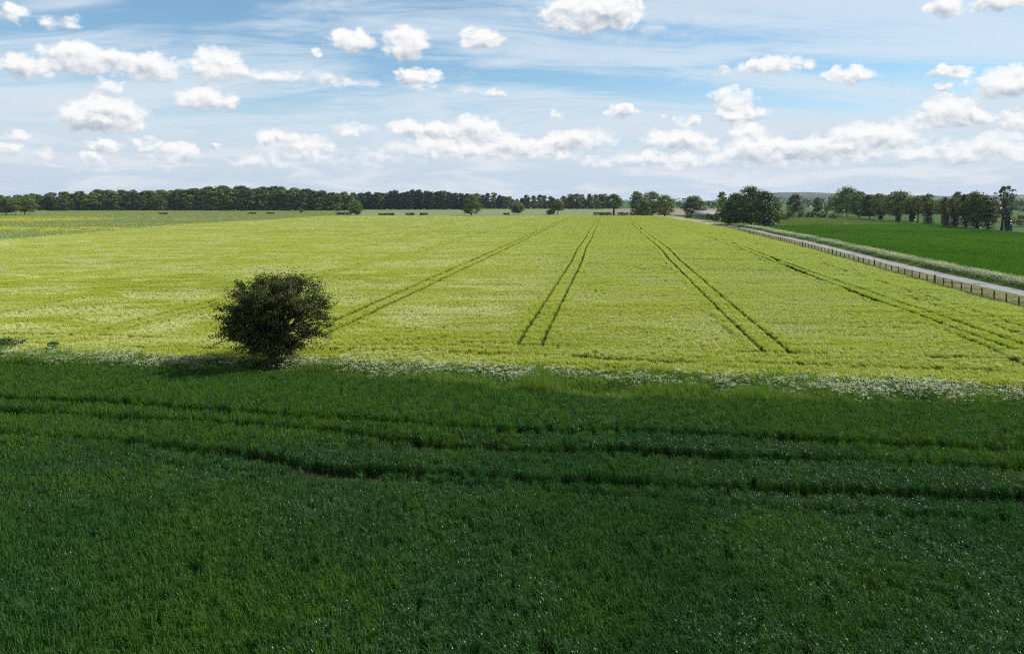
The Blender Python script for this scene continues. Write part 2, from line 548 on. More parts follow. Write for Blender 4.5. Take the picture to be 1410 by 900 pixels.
# ------------------------------------------------------------------ barley
def barley_tuft(seed, sx, sy, n, wl, we, hgt=.72):
    """a piece of barley canopy: leaves below, nodding awned ears on top"""
    g = np.random.default_rng(seed)
    mb = MB()
    base = np.stack([(g.random(n) - .5) * sx, (g.random(n) - .5) * sy, np.zeros(n)], 1)
    h = hgt * g.uniform(.78, 1.05, n)
    mb.blades(base, h, wl, g.random(n) * 6.28, np.abs(g.normal(size=n)) * .12, .25, g, 2, 0)
    lb = base + np.stack([g.normal(size=n) * .04, g.normal(size=n) * .04, h * g.uniform(.3, .7, n)], 1)
    mb.blades(lb, .30, wl * 1.1, g.random(n) * 6.28, .45, 1.2, g, 2, 0)
    eb = base + np.stack([g.normal(size=n) * .03, g.normal(size=n) * .03, h * .92], 1)
    az = pi * .95 + g.normal(size=n) * .9
    mb.blades(eb, g.uniform(.17, .25, n), we, az, g.uniform(.3, .9, n), g.uniform(.4, 1.1, n), g, 2, 1)
    return mb.me('barley_tuft', [M['barley'], M['ear']])


def tram_mask(X, Y, wide):
    """wheel tracks: pairs 17.3 m apart along the heading SL; the crop beside a track ends at its edge"""
    X = X.copy()
    ok = np.ones(len(X), bool)
    beside = np.zeros(len(X))
    for (kk, y0, gap) in ((.55, 1.0, .19), (2.25, 3.0, .30), (3.9, 3.2, .20), (5.6, 3.0, .13), (7.3, 2.6, .10), (-1.12, 1.5, .20), (-2.82, 4.5, .27)):
        c = -kk * 10.2 + .3
        wv = (fbm(X * 0 + kk * 50, Y, 45, 31, 2) - .5) * .7 + (fbm(X * 0 + kk * 90, Y, 9, 33, 2) - .5) * .06
        beyond = Y > bedge(X) + 5.5 + y0
        for s in (-.87, .87):
            e = X - SL * Y - c - s - wv
            half = wide / 2 + gap
            near = (np.abs(e) < half) & beyond
            beside = np.maximum(beside, (np.abs(e) < half + .55) & beyond)
            inner = near & (np.abs(e) < half * .45)
            ok &= ~inner
            move = near & ~inner
            X = np.where(move, X + np.sign(e) * (half - np.abs(e)) + np.sign(e) * .03 * np.abs(np.sin(Y * 91.7)), X)
    return X, ok, beside


def headland(X, Y, half):
    ok = np.ones(len(X), bool)
    for off, hw in ((6.6, .36), (3.3, .30)):
        d = np.abs(Y - bedge(X) - off - (fbm(X, Y * 0, 12, 35, 2) - .5) * 1.6)
        gate = fbm(X, Y * 0, 14, 37 + int(off), 2) > (.34 if off > 5 else .42)
        ok &= ~((d < hw * half) & gate)
    # tracks that follow the fence
    for off in (7.5, 9.4, 14.5):
        d = np.abs(X - fencex(Y) + off + (fbm(X * 0 + off, Y, 25, 39, 2) - .5) * 1.5)
        ok &= ~((d < .3 * half) & (Y < 230) & (fbm(X * 0, Y, 40, 40 + int(off), 2) > .4))
    return ok


bp, br, bs, bi, bt = [], [], [], [], []
bands = [(38, 96, .36, .40, .29, 0), (94, 202, .32, 1.5, .25, 1), (198, FAR, .52, 4.6, .22, 2)]
for (y0, y1, dx, dy, half, lod) in bands:
    X, Y = jgrid(-215, 60, y0, y1, dx * .82, dy * .8, rng, SL if lod else 0)
    k = inview(X, Y, 8) & (Y > bedge(X) + .2) & (X > leftx(Y)) & (X < fencex(Y) - 1.3) & (Y < FAR)
    X, Y = X[k], Y[k]
    X, k, beside = tram_mask(X, Y, (.34, .34, .46)[lod])
    k &= headland(X, Y, 1.0)
    X, Y, beside = X[k], Y[k], beside[k]
    n = len(X)
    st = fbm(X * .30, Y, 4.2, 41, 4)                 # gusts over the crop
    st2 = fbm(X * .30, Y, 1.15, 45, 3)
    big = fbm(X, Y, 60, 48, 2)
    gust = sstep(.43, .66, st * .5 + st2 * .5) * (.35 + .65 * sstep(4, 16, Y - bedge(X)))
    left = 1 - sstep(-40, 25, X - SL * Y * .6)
    lean = (.08 + gust * .55) * (1 - .85 * beside)
    wind = pi * .93 + (fbm(X, Y, 14, 49, 2) - .5) * 1.6
    rz = -atan(SL) * (1 if lod else 0) + (rng.normal(size=n) * (.5 if lod == 0 else .02))
    rot = np.stack([lean * -np.sin(wind), lean * np.cos(wind) * 1.0, rz], 1)
    if lod:
        rot[:, 0] *= .1
    hs = .90 + .22 * big + rng.normal(size=n) * .035 + (st2 - .5) * .36 - gust * .08
    hs *= np.interp(fencex(Y) - X, [1, 4], [.72, 1])
    bp.append(np.stack([X, Y, gz(X, Y)], 1))
    br.append(rot)
    bs.append(np.stack([np.ones(n), np.ones(n), hs], 1))
    bi.append(rng.integers(0, 4, n) + 4 * lod)
    bt.append(np.clip(gust * (.38 + 1.0 * left) + .03, 0, 1) * .85 * (1 - .75 * beside))  # gust streaks: pale awns and wind sheen, painted as ear tint
src = [barley_tuft(200 + i, .42, .46, 64, .022, .026) for i in range(4)] + \
      [barley_tuft(220 + i, .34, 1.9, 80, .036, .044) for i in range(4)] + \
      [barley_tuft(240 + i, .52, 5.6, 130, .065, .08) for i in range(4)]
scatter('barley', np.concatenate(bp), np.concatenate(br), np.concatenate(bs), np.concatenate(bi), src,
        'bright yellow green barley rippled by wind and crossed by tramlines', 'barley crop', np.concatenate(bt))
print('barley', sum(map(len, bp)))

# ------------------------------------------------------------------ other grasses
def grass_tuft(seed, sx, sy, n, h0, h1, w, mats, curl=(.3, 1.2), seg=2, topfrac=0.0):
    g = np.random.default_rng(seed)
    mb = MB()
    base = np.stack([(g.random(n) - .5) * sx, (g.random(n) - .5) * sy, np.zeros(n)], 1)
    mi = (g.random(n) < topfrac).astype(int)
    for m in (0, 1):
        q = mi == m
        if q.sum():
            mb.blades(base[q], g.uniform(h0, h1, q.sum()), w, g.random(q.sum()) * 6.28, np.abs(g.normal(size=q.sum())) * .2, g.uniform(*curl, q.sum()), g, seg, m)
    return mb.me('grass_tuft', mats)


def parsley(seed, h=1.0, n=5, r=.3):
    """cow parsley: branching stems that carry flat white umbels over ferny leaves"""
    g = np.random.default_rng(seed)
    mb = MB()
    for i in range(n):
        b = np.array([g.normal() * r, g.normal() * r, 0])
        top = b + np.array([g.normal() * .1, g.normal() * .1, h * g.uniform(.6, 1.05)])
        mb.tube([b, (b + top) / 2 + [.01, .02, 0], top], [.009, .007, .004], 3, 0)
        for j in range(4):
            u = top + np.array([g.normal() * .11, g.normal() * .11, g.normal() * .06])
            mb.tube([top - [0, 0, .15], u - [0, 0, .01]], [.004, .003], 3, 0)
            m_ = 7
            c = u + np.stack([g.normal(size=m_) * .045, g.normal(size=m_) * .045, g.normal(size=m_) * .012], 1)
            nn = np.array([0, 0, 1.0]) + g.normal(size=(m_, 3)) * .35
            mb.leaves(c, nn, .019, g, 1, .9)
    m_ = n * 12
    c = np.stack([g.normal(size=m_) * r * 1.2, g.normal(size=m_) * r * 1.2, g.uniform(.08, .65, m_) * h], 1)
    mb.leaves(c, g.normal(size=(m_, 3)) + [0, 0, .8], .075, g, 0, .5)
    return mb.me('cow_parsley_plant', [M['parsley'], M['umbel']])


hx, hy_ = -15.45, 44.0                             # where the hawthorn stands
X, Y = jgrid(-48, 48, 33, 52, .24, .24, rng)
k = (Y > wedge(X) - .1) & (Y < bedge(X) + .35) & inview(X, Y, 5)
X, Y = X[k], Y[k]
n = len(X)
hs = .75 + 1.7 * sstep(.25, .8, fbm(X, Y, 2.2, 51, 3))
hs *= 1 - .62 * np.exp(-(((X - hx + .6) / 3.2) ** 4 + ((Y - hy_ + 1.0) / 1.6) ** 4))
scatter('verge_grass', np.stack([X, Y, gz(X, Y)], 1), np.stack([rng.normal(size=n) * .1, rng.normal(size=n) * .1, rng.random(n) * 6.28], 1),
        np.stack([np.ones(n), np.ones(n), hs], 1), rng.integers(0, 5, n),
        [grass_tuft(300 + i, .34, .34, 46, .25, .62, .016, [M['grass'], M['dry']], (.3, 1.6), 3, .035) for i in range(5)],
        'tall rough grass of the strip between wheat and barley', 'grass')
dens = .22 + .80 * sstep(.34, .64, fbm(X, Y, 5, 55, 3)) * np.interp(X, [-35, -20, -9, -4, 8, 14, 30], [1, 1, .8, .5, .6, 1, 1])
mid = wedge(X) + (bedge(X) - wedge(X)) * np.interp(X, [-30, 0, 15, 30], [.55, .68, .62, .5])
dens = (dens + .08) * np.exp(-((Y - mid) / 1.15) ** 2)
dens *= 1 - np.exp(-(((X - hx) / 1.6) ** 4 + ((Y - hy_ + 1.0) / 1.5) ** 4))
k = rng.random(n) < dens * .44
Xp, Yp = X[k], Y[k]
n = len(Xp)
scatter('cow_parsley', np.stack([Xp, Yp, gz(Xp, Yp)], 1), np.stack([rng.normal(size=n) * .06, rng.normal(size=n) * .06, rng.random(n) * 6.28], 1),
        np.repeat(rng.uniform(.7, 1.3, n)[:, None], 3, 1), rng.integers(0, 5, n), [parsley(320 + i, 1.0, 4) for i in range(5)],
        'white cow parsley flowering along the strip between wheat and barley', 'wild flowers')

# road verges
Yg = np.concatenate([rng.uniform(60, 130, 7000), rng.uniform(130, 300, 6000)])
off = rng.random(len(Yg))
Xg = fencex(Yg) - .7 + off * (roadx(Yg) - 1.75 - fencex(Yg) + .6)
k = inview(Xg, Yg, 8)
Xg, Yg, off = Xg[k], Yg[k], off[k]
n = len(Xg)
sz = np.interp(Yg, [60, 130, 131, 300], [1, 1.3, 1.5, 2.2])
dryf = ((off > .15) & (off < .90) & (rng.random(n) < .88)) | (rng.random(n) < .15)
scatter('roadside_grass', np.stack([Xg, Yg, gz(Xg, Yg)], 1), np.stack([np.zeros(n), np.zeros(n), rng.random(n) * 6.28], 1),
        np.stack([sz, sz, np.interp(off, [0, .15, .4, 1], [1.2, .75, .45, .3])], 1), rng.integers(0, 3, n) + 3 * dryf,
        [grass_tuft(340 + i, .7, .7, 60, .2, .5, .03, [M['grass'], M['dry']], (.3, 1.4), 2, .25) for i in range(3)] +
        [grass_tuft(350 + i, .7, .7, 60, .2, .5, .03, [M['dry'], M['grass']], (.3, 1.4), 2, .15) for i in range(3)],
        'dry buff grass between the post fence and the road', 'grass')
Yg = np.concatenate([rng.uniform(70, 140, 6500), rng.uniform(140, 300, 5500)])
off = rng.random(len(Yg))
Xg = roadx(Yg) + 1.8 + off * 4.2
k = inview(Xg, Yg, 8)
Xg, Yg, off = Xg[k], Yg[k], off[k]
n = len(Xg)
sz = np.interp(Yg, [60, 140, 141, 300], [1, 1.3, 1.5, 2.2])
scatter('lane_verge_grass', np.stack([Xg, Yg, gz(Xg, Yg)], 1), np.stack([np.zeros(n), np.zeros(n), rng.random(n) * 6.28], 1),
        np.stack([sz, sz, np.interp(off, [0, .2, .8, 1], [.45, .9, 1.2, 1.1])], 1), rng.integers(0, 3, n),
        [grass_tuft(360 + i, .7, .7, 60, .25, .6, .03, [M['grass'], M['dry']], (.3, 1.4), 2, .2) for i in range(3)],
        'green verge grass on the far side of the road', 'grass')
k = (off > .15) & (off < .66) & (rng.random(n) < .10 + .42 * sstep(.38, .62, fbm(Xg, Yg, 6, 57, 3)))
n = k.sum()
scatter('lane_cow_parsley', np.stack([Xg, Yg, gz(Xg, Yg)], 1)[k], np.stack([np.zeros(n), np.zeros(n), rng.random(n) * 6.28], 1),
        np.stack([sz[k], sz[k], rng.uniform(.9, 1.25, n)], 1), rng.integers(0, 4, n), [parsley(370 + i, 1.0, 6, .34) for i in range(4)],
        'creamy white cow parsley lining the far side of the road', 'wild flowers')

# right-hand field crop
X, Y = jgrid(20, 190, 62, 302, .62, 2.6, rng, 0.0)
k = inview(X, Y, 8) & (X > rnear(Y) + .5) & (X < rfar(Y) - .5)
X, Y = X[k], Y[k]
ok = np.ones(len(X), bool)
for o_ in (23.0, 25.0, 46.0, 48.0):
    ok &= np.abs(X - roadx(Y) - o_ - (fbm(X * 0, Y, 30, 59, 2) - .5)) > .72
X, Y = X[ok], Y[ok]
n = len(X)
hd = np.arctan(np.interp(Y, (ry[1:] + ry[:-1]) / 2, np.diff(rx) / np.diff(ry)))
scatter('green_crop', np.stack([X, Y, gz(X, Y)], 1), np.stack([np.zeros(n), np.zeros(n), -hd], 1),
        np.stack([np.ones(n), np.ones(n), .9 + .2 * rng.random(n)], 1), rng.integers(0, 4, n),
        [grass_tuft(380 + i, .68, 3.0, 120, .35, .55, .055, [M['crop'], M['crop']], (.3, 1.2), 2) for i in range(4)],
        'smooth dark green crop beyond the road', 'crop')

# rough grasses far off
def far_grass(name, x0, x1, y0, y1, test, mats, label, dens=(2.2, 9.0), h=(.25, .5), cat='grass', sc=1.0, topfrac=0.0):
    X, Y = jgrid(x0, x1, y0, y1, dens[0], dens[1], rng)
    k = inview(X, Y, 15) & test(X, Y)
    X, Y = X[k], Y[k]
    n = len(X)
    scatter(name, np.stack([X, Y, gz(X, Y)], 1), np.stack([np.zeros(n), np.zeros(n), rng.random(n) * .3], 1),
            np.stack([np.full(n, sc), np.full(n, sc), rng.uniform(.7, 1.3, n)], 1), rng.integers(0, 3, n),
            [grass_tuft(400 + i, dens[0] * 1.2, dens[1] * 1.1, 90, h[0], h[1], .16, mats, (.3, 1.2), 2, topfrac) for i in range(3)], label, cat)


far_grass('meadow_grass', -460, -118, 150, 720, lambda X, Y: X < np.where(Y < 460, leftx(Y) - .5, -119 - (Y - 460) * .25), [M['meadow'], M['strip']], 'grey green meadow grass left of the barley', topfrac=.06)
far_grass('rough_grass', 95, 212, 303, 500, lambda X, Y: (X > roadx(Y) + 12), [M['strip'], M['grass']], 'yellowish rough grass in front of the right hand tree row', (1.8, 6), (.25, .6), topfrac=.3)
X, Y = jgrid(-460, -120, 150, 600, 1.3, 2.5, rng)


def band(x, y, pa, pb, hw):
    t = np.clip((x - pa[0]) / (pb[0] - pa[0]), 0, 1)
    return np.abs(y - (pa[1] + (pb[1] - pa[1]) * t)) < hw * (1 - .6 * t)


PX, PY = CX + F * X / Y, HOR + F * (H0 - .4) / Y
b1 = np.exp(-((Y - 262 + (X + 190) * .10) / 9) ** 2) * sstep(-100, -150, X) * sstep(.30, .6, fbm(X, Y, 16, 61, 3)) * (X < leftx(Y) - 8)
b2 = np.exp(-((Y - 395 + (X + 300) * .12) / 26) ** 2) * sstep(-170, -260, X) * sstep(.38, .62, fbm(X, Y, 25, 63, 3))
k = (rng.random(len(X)) < np.clip(b1 * 3.5 + b2 * 2.4, 0, 1)) & inview(X, Y, 15)
X, Y = X[k], Y[k]
n = len(X)
if n:
    scatter('buttercups', np.stack([X, Y, gz(X, Y)], 1), np.stack([np.zeros(n), np.zeros(n), rng.random(n) * .3], 1), np.ones((n, 3)), rng.integers(0, 3, n),
            [grass_tuft(420 + i, 1.5, 2.8, 36, .42, .62, .12, [M['butter'], M['meadow']], (1.2, 2.2), 2, .3) for i in range(3)],
            'yellow flowers in two bands across the left meadow', 'wild flowers')

# ------------------------------------------------------------------ trees
def tree_mesh(seed, Ht, W, zb, mats, n_cl=60, per=40, leaf=.35, trunk_r=.3, clump=.13, flat=.7, limbs=12, irregular=.28,
              stretch=(1, 1), bias=.45, lean=(0, 0), joined=False, twig=0.0,
              prof=(.62, .86, 1, .97, .80, .52, .18)):
    """returns trunk mesh, crown mesh of a tree standing at the origin; zb = height where the crown begins"""
    g = np.random.default_rng(seed)
    tk, cr = MB(), MB()
    Hc = Ht - zb
    zc = zb + Hc * .47
    lob = g.normal(size=(9, 3))
    lob /= np.linalg.norm(lob, axis=1)[:, None]
    amp = g.uniform(-irregular, irregular, 9)
    t = (np.arange(n_cl) + g.random(n_cl)) / n_cl
    ph = g.random(n_cl) * 2 * pi
    up = np.cos(t * pi)
    d = np.stack([np.cos(ph) * np.sqrt(1 - up ** 2), np.sin(ph) * np.sqrt(1 - up ** 2), -up], 1)
    env = 1 + (np.clip(d @ lob.T, 0, 1) ** 3 * amp).sum(1)
    rr = np.interp(t, [0, .1, .3, .55, .75, .9, 1], prof) * g.random(n_cl) ** bias * env * (1 - clump * .85)
    C = np.stack([np.cos(ph) * rr * W / 2 * stretch[0], np.sin(ph) * rr * W / 2 * stretch[1], zb + (.02 + t * (.98 - clump * flat * .55 * W / Hc)) * Hc * (1 + .10 * (env - 1))], 1)
    C[:, 0] += lean[0] * C[:, 2] / Ht
    C[:, 1] += lean[1] * C[:, 2] / Ht
    # trunk and limbs
    nseg = 6
    zt = np.linspace(-.15, zb + Hc * .55, nseg)
    wob = np.cumsum(g.normal(size=(nseg, 2)) * .05 * W / 8, 0) * np.linspace(0, 1, nseg)[:, None]
    tp = np.stack([wob[:, 0] + lean[0] * zt / Ht, wob[:, 1] + lean[1] * zt / Ht, zt], 1)
    tr = trunk_r * np.interp(np.linspace(0, 1, nseg), [0, .15, 1], [1.35, .95, .35])
    tk.tube(tp, tr, 8, 0)
    order = g.permutation(n_cl)[:limbs]
    for i in order:
        z0 = g.uniform(max(zb * .75, .1 * Ht), zb + Hc * .4)
        p0 = np.array([np.interp(z0, zt, tp[:, 0]), np.interp(z0, zt, tp[:, 1]), z0])
        p2 = C[i]
        p1 = p0 * .45 + p2 * .55 + np.array([0, 0, -.08 * Ht * g.random()]) + g.normal(size=3) * .02 * W
        t = np.linspace(0, 1, 6)[:, None]
        pts = p0 * (1 - t) ** 2 + 2 * p1 * t * (1 - t) + p2 * t ** 2
        tk.tube(pts, trunk_r * np.linspace(.42, .08, 6), 5, 0)
    # leaves, clump by clump
    cs = W * clump * g.uniform(.65, 1.35, n_cl)
    idx = np.repeat(np.arange(n_cl), per)
    dd = g.normal(size=(len(idx), 3))
    dd /= np.linalg.norm(dd, axis=1)[:, None]
    dd[:, 2] = np.where(dd[:, 2] < -.35, -dd[:, 2] * .6, dd[:, 2])
    rad = g.random(len(idx)) ** .5
    if twig:
        out = C[idx] - np.array([0, 0, zc * .8])
        out /= np.linalg.norm(out, axis=1)[:, None] + 1e-9
        dd = dd * .75 + out * (g.normal(size=(len(idx), 1)) * twig)
    c = C[idx] + dd * (cs[idx] * rad)[:, None] * np.array([1, 1, flat])
    nn = dd * .7 + g.normal(size=c.shape) * .6 + np.array([0, 0, .35])
    cr.leaves(c, nn, leaf * g.uniform(.6, 1.3, len(c)), g, 0, .65)
    if joined:
        cr.M = [m + 1 for m in cr.M]
        off = tk.n
        tk.V += cr.V
        tk.F += [f + off for f in cr.F]
        tk.M += cr.M
        return tk.me('woodland_tree', [M['bark'], mats])
    return tk.me('trunk', [M['bark']], True), cr.me('crown', [mats])


def tree(name, label, cat, px, py, ptop, pw, seed, mat, zbf=.22, group=None, dy=0.0, **kw):
    """a tree whose foot is seen at (px, py), top at height ptop, crown pw pixels wide"""
    X, Y = P(px, py)
    Ht = H0 + (HOR - ptop) * Y / F
    W = pw * Y / F
    W, Ht = float(W), float(Ht)
    base = dict(n_cl=95, per=60, leaf=.098 * W ** .5, trunk_r=.026 * Ht, clump=.17, irregular=.2)
    base.update(kw)
    t, c = tree_mesh(seed, Ht, W, Ht * zbf, M[mat], **base)
    root = obj(name, None, None, (X, Y, float(gz(X, Y))))
    tag(root, label, cat, group)
    obj('trunk', t, root)
    obj('crown', c, root)
    return root


def add_ivy(root, Ht, r, seed, xoff=0.0):
    g = np.random.default_rng(seed)
    mb = MB()
    n = int(420)
    z = g.random(n) ** .8 * Ht
    a = g.random(n) * 6.28
    rr = r * (1 - .55 * (z / Ht) ** 2) * g.uniform(.6, 1.15, n)
    c = np.stack([np.cos(a) * rr + xoff, np.sin(a) * rr, z + .1], 1)
    nn = np.stack([np.cos(a), np.sin(a), .4 + g.normal(size=n) * .4], 1)
    mb.leaves(c, nn, .42, g, 0, .75)
    return obj('ivy', mb.me('ivy', [M['ivy']]), root)


# the hawthorn in the strip
hx, hy_ = -15.45, 44.0
hroot = obj('hawthorn_tree', None, None, (hx, hy_, 0))
tag(hroot, 'dark rounded hawthorn tree standing alone in the strip between wheat and barley', 'tree')
t_, c_ = tree_mesh(7, 6.1, 7.5, 1.2, M['haw'], prof=(.36, .76, 1, 1, .92, .74, .40), n_cl=330, per=135, leaf=.062, trunk_r=.25, clump=.078, flat=.75, limbs=90,
                   irregular=.42, bias=.44, twig=.8, lean=(.25, 0))
obj('trunk', t_, hroot)
obj('crown', c_, hroot)
# wisps: long twigs that stick out of the crown
g = np.random.default_rng(77)
mb, lv = MB(), MB()
for i in range(90):
    if i < 26:
        d = np.array([-1.0, g.normal() * .5, g.uniform(-.45, .75)])
        ln = g.uniform(3.3, 4.3)
    elif i < 50:
        d = np.array([1.0, g.normal() * .5, g.uniform(-.45, .8)])
        ln = g.uniform(3.3, 4.2)
    else:
        d = np.array([g.normal() * .7, g.normal() * .4, 1.0])
        ln = g.uniform(2.6, 3.2)
    d /= np.linalg.norm(d)
    o_ = np.array([.1, 0, 2.75])
    p0, p2 = o_ + d * ln * .45, o_ + d * ln * np.array([1, 1, .92])
    pts = np.array([p0, (p0 + p2) / 2 + [0, 0, .12], p2 + [0, 0, -.05]])
    mb.tube(pts, [.03, .018, .006], 4)
    n = 80
    s_ = g.random(n)[:, None]
    c = p0 * (1 - s_) + p2 * s_ + np.array([0, 0, .1]) * np.sin(s_ * 3.14) + g.normal(size=(n, 3)) * np.array([.11, .11, .08])
    lv.leaves(c, g.normal(size=(n, 3)) + [0, 0, .5], .065 * g.uniform(.6, 1.2, n), g, 0, .65)
tw_ = obj('twigs', mb.me('twigs', [M['bark']]), hroot)
obj('twig_leaves', lv.me('twig_leaves', [M['haw']]), tw_)

# low shrubs at the left end of the strip
def bush(name, label, px, py, ptop, pw, seed, mat, cat='shrub', group=None, **kw):
    X, Y = P(px, py)
    Ht, W = float(H0 + (HOR - ptop) * Y / F), float(pw * Y / F)
    b = dict(n_cl=26, per=50, leaf=.12 * W ** .5, trunk_r=.02 * Ht + .02, limbs=8, flat=.8, clump=.16, bias=.5)
    b.update(kw)
    t, c = tree_mesh(seed, Ht, W, .04 * Ht, M[mat], **b)
    root = obj(name, None, None, (X, Y, float(gz(X, Y))))
    tag(root, label, cat, group)
    obj('stem', t, root)
    obj('foliage', c, root)
    return root


bush('shrub', 'dark low shrub in the strip by the left edge of the photo', 6, 490, 465, 50, 81, 'dark', leaf=.06, n_cl=40, per=60)
bush('shrub', 'small dark bramble shrub in the strip just right of the other low shrub', 72, 493, 470, 26, 82, 'dark', leaf=.055, n_cl=30, per=60)

# trees along the far edge of the barley
G1 = 'trees along the far edge of the barley'
tree('oak_tree', 'broad dark oak cut by the left edge of the photo in front of the wood', 'tree', 8, 296, 271, 38, 501, 'oak', .12, G1)
tree('oak_tree', 'round green oak at the left in front of the wood with shade under it', 'tree', 34, 296, 270.5, 33, 502, 'oak', .16, G1)
tree('field_tree', 'small leaning shrubby tree standing alone left of the twisted thin tree', 'tree', 416, 294.5, 286, 9, 503, 'dark', .2, G1, lean=(-2.0, 0), n_cl=16, per=30, leaf=.35)
tree('thin_tree', 'thin twisted half bare tree beside the round dark bush tree', 'tree', 463, 294.5, 281, 22, 504, 'dark', .45, G1, n_cl=22, per=22, leaf=.42, limbs=18, lean=(-1.5, 0), clump=.10)
tree('bush_tree', 'squat rounded dark green tree left of the tall egg shaped one', 'tree', 491, 296, 277.5, 19, 505, 'oak', .05, G1)
tree('field_tree', 'tall egg shaped leafy tree alone at the middle of the field edge', 'tree', 649, 296.5, 268, 28, 506, 'oak', .07, G1)
tree('field_tree', 'low rounded tree between the egg shaped tree and the small open one', 'tree', 712, 295.5, 279, 22, 507, 'olive', .14, G1)
tree('field_tree', 'small tree with an open crown and a bush at its left foot', 'tree', 768, 295.5, 274, 20, 508, 'olive', .25, G1)
bush('bush', 'low dark bush at the left foot of the small open tree', 758, 295.5, 288.5, 14, 509, 'dark', 'bush')
tree('field_tree', 'tall round tree on a clear stout trunk among the clipped hedges', 'tree', 845, 296.5, 267, 26, 510, 'oak', .30, G1, trunk_r=.8)
G2 = 'trees of the clump left of the road end'
tree('clump_tree', 'dark rounded tree at the left end of the clump by the road end', 'tree', 878, 296, 264, 26, 511, 'oak', .08, G2)
tree('clump_tree', 'largest pale green tree in the middle of the clump by the road end', 'tree', 897, 297.5, 264, 34, 512, 'lime', .06, G2, n_cl=90)
tree('clump_tree', 'lower green tree at the right end of the clump by the road end', 'tree', 915, 298.5, 269, 28, 513, 'lime', .05, G2)
tree('clump_tree', 'smallest low tree in the front of the clump by the road end', 'tree', 888, 298, 275, 22, 514, 'oak', .03, G2)

# hedges: lengths of clipped hedge and low scrub
def hedge(label, x0, x1, py, ptop, seed, mat='ivy'):
    X0, Y = P(x0, py)
    X1, _ = P(x1, py)
    Hh = float(H0 + (HOR - ptop) * Y / F)
    g = np.random.default_rng(seed)
    n = int(130 * max(1, abs(X1 - X0) / 4))
    mb = MB()
    c = np.stack([g.uniform(-.5, .5, n) * (X1 - X0), g.uniform(-.9, .9, n), g.random(n) ** .7 * Hh * g.uniform(.85, 1.05, n)], 1)
    mb.leaves(c, g.normal(size=(n, 3)) + [0, 0, .6], .38, g, 0, .8)
    o = obj('hedge', mb.me('hedge', [M[mat]]), None, ((X0 + X1) / 2, Y, float(gz((X0 + X1) / 2, Y))))
    return tag(o, label, 'hedge', 'lengths of low hedge along the far field edge')


hedge('short dark hedge furthest left beyond the barley under the wood', 219, 231, 295.3, 293, 601)
hedge('left one of the two short hedges near each other left of the leaning tree', 341, 352, 294.8, 292.5, 602)
hedge('right one of the two short hedges near each other left of the leaning tree', 367, 378, 294.8, 292.5, 603)
hedge('dark hedge joining the thin twisted tree to the squat dark tree', 464, 484, 296, 292, 604)
hedge('long low thin hedge right of the squat dark tree', 521, 543, 296.3, 293.5, 605)
hedge('left one of the two small hedges before the egg shaped tree', 559, 571, 296.3, 293, 606)
hedge('right one of the two small hedges before the egg shaped tree', 578, 589, 296.3, 293, 607)
hedge('tiny hedge by the low rounded tree', 693, 701, 295.8, 293.2, 608)
hedge('clipped dark hedge left of the tall tree with the clear trunk', 817, 842, 297, 292.5, 609)
hedge('clipped dark hedge right of the tall tree with the clear trunk', 850, 866, 297, 292.5, 610)
hedge('clipped dark hedge meeting the clump by the road end', 867, 888, 297, 292.8, 611)

# around the barn
tree('broad_tree', 'broad dark tree behind the barn', 'tree', 956, 296.5, 270, 34, 520, 'dark', .08)
bush('bush', 'bright bush at the left side of the barn', 949, 300.5, 293.5, 13, 521, 'lime', 'bush')
bush('bush', 'small green bush in front of the barn', 975, 302.0, 294, 9, 522, 'oak', 'bush')
bush('bush', 'dark spreading bush at the right end of the barn', 986, 303.5, 293, 20, 523, 'dark', 'bush')
G3 = 'trees of the dark group beside the road'
tree('roadside_tree', 'tallest dark tree of the roadside group', 'tree', 1034, 309.5, 256, 50, 530, 'dark', .05, G3, n_cl=100)
tree('roadside_tree', 'dark tree at the right front of the roadside group', 'tree', 1053, 312, 262, 40, 531, 'dark', .03, G3, n_cl=90)
tree('roadside_tree', 'lighter green tree in the middle of the roadside group', 'tree', 1014, 308.5, 266, 38, 532, 'oak', .04, G3)
tree('roadside_tree', 'pale thin topped tree at the left end of the roadside group', 'tree', 994, 305.5, 264, 22, 533, 'lime', .15, G3, n_cl=50)
tree('roadside_tree', 'low sunlit tree at the right end of the roadside group', 'tree', 1066, 309, 270, 24, 534, 'oak', .05, G3)
tree('roadside_tree', 'low shrubby tree at the left foot of the roadside group', 'tree', 1003, 308, 280, 26, 535, 'oak', .03, G3)
tree('round_tree', 'neat rounded dark tree standing apart right of the roadside group', 'tree', 1095, 296, 267, 25, 536, 'dark', .08)
tree('small_tree', 'small brownish tree between the rounded tree and the tree row', 'tree', 1126, 296, 272, 15, 537, 'olive', .2)
for i, (x0, yb, yt, w, mt, lb) in enumerate([
        (1079, 303, 294, 17, 'oak', 'bush at the edge of the green field below the rounded tree'),
        (1088, 300, 290.5, 16, 'dark', 'dark bush left under the rounded tree'),
        (1104, 299, 290, 20, 'grey', 'greyish bush right under the rounded tree'),
        (1118, 299.5, 291, 18, 'dark', 'dark bush below the small brownish tree'),
        (1133, 300, 291, 18, 'dark', 'dark bush at the left foot of the tree row'),
        (1148, 301, 293, 20, 'strip', 'yellowish scrub bush in front of the tree row'),
        (1404, 312, 296, 22, 'olive', 'brown green bush by the right edge of the photo')]):
    bush('bush', lb, x0, yb, yt, w, 540 + i, mt, 'bush')

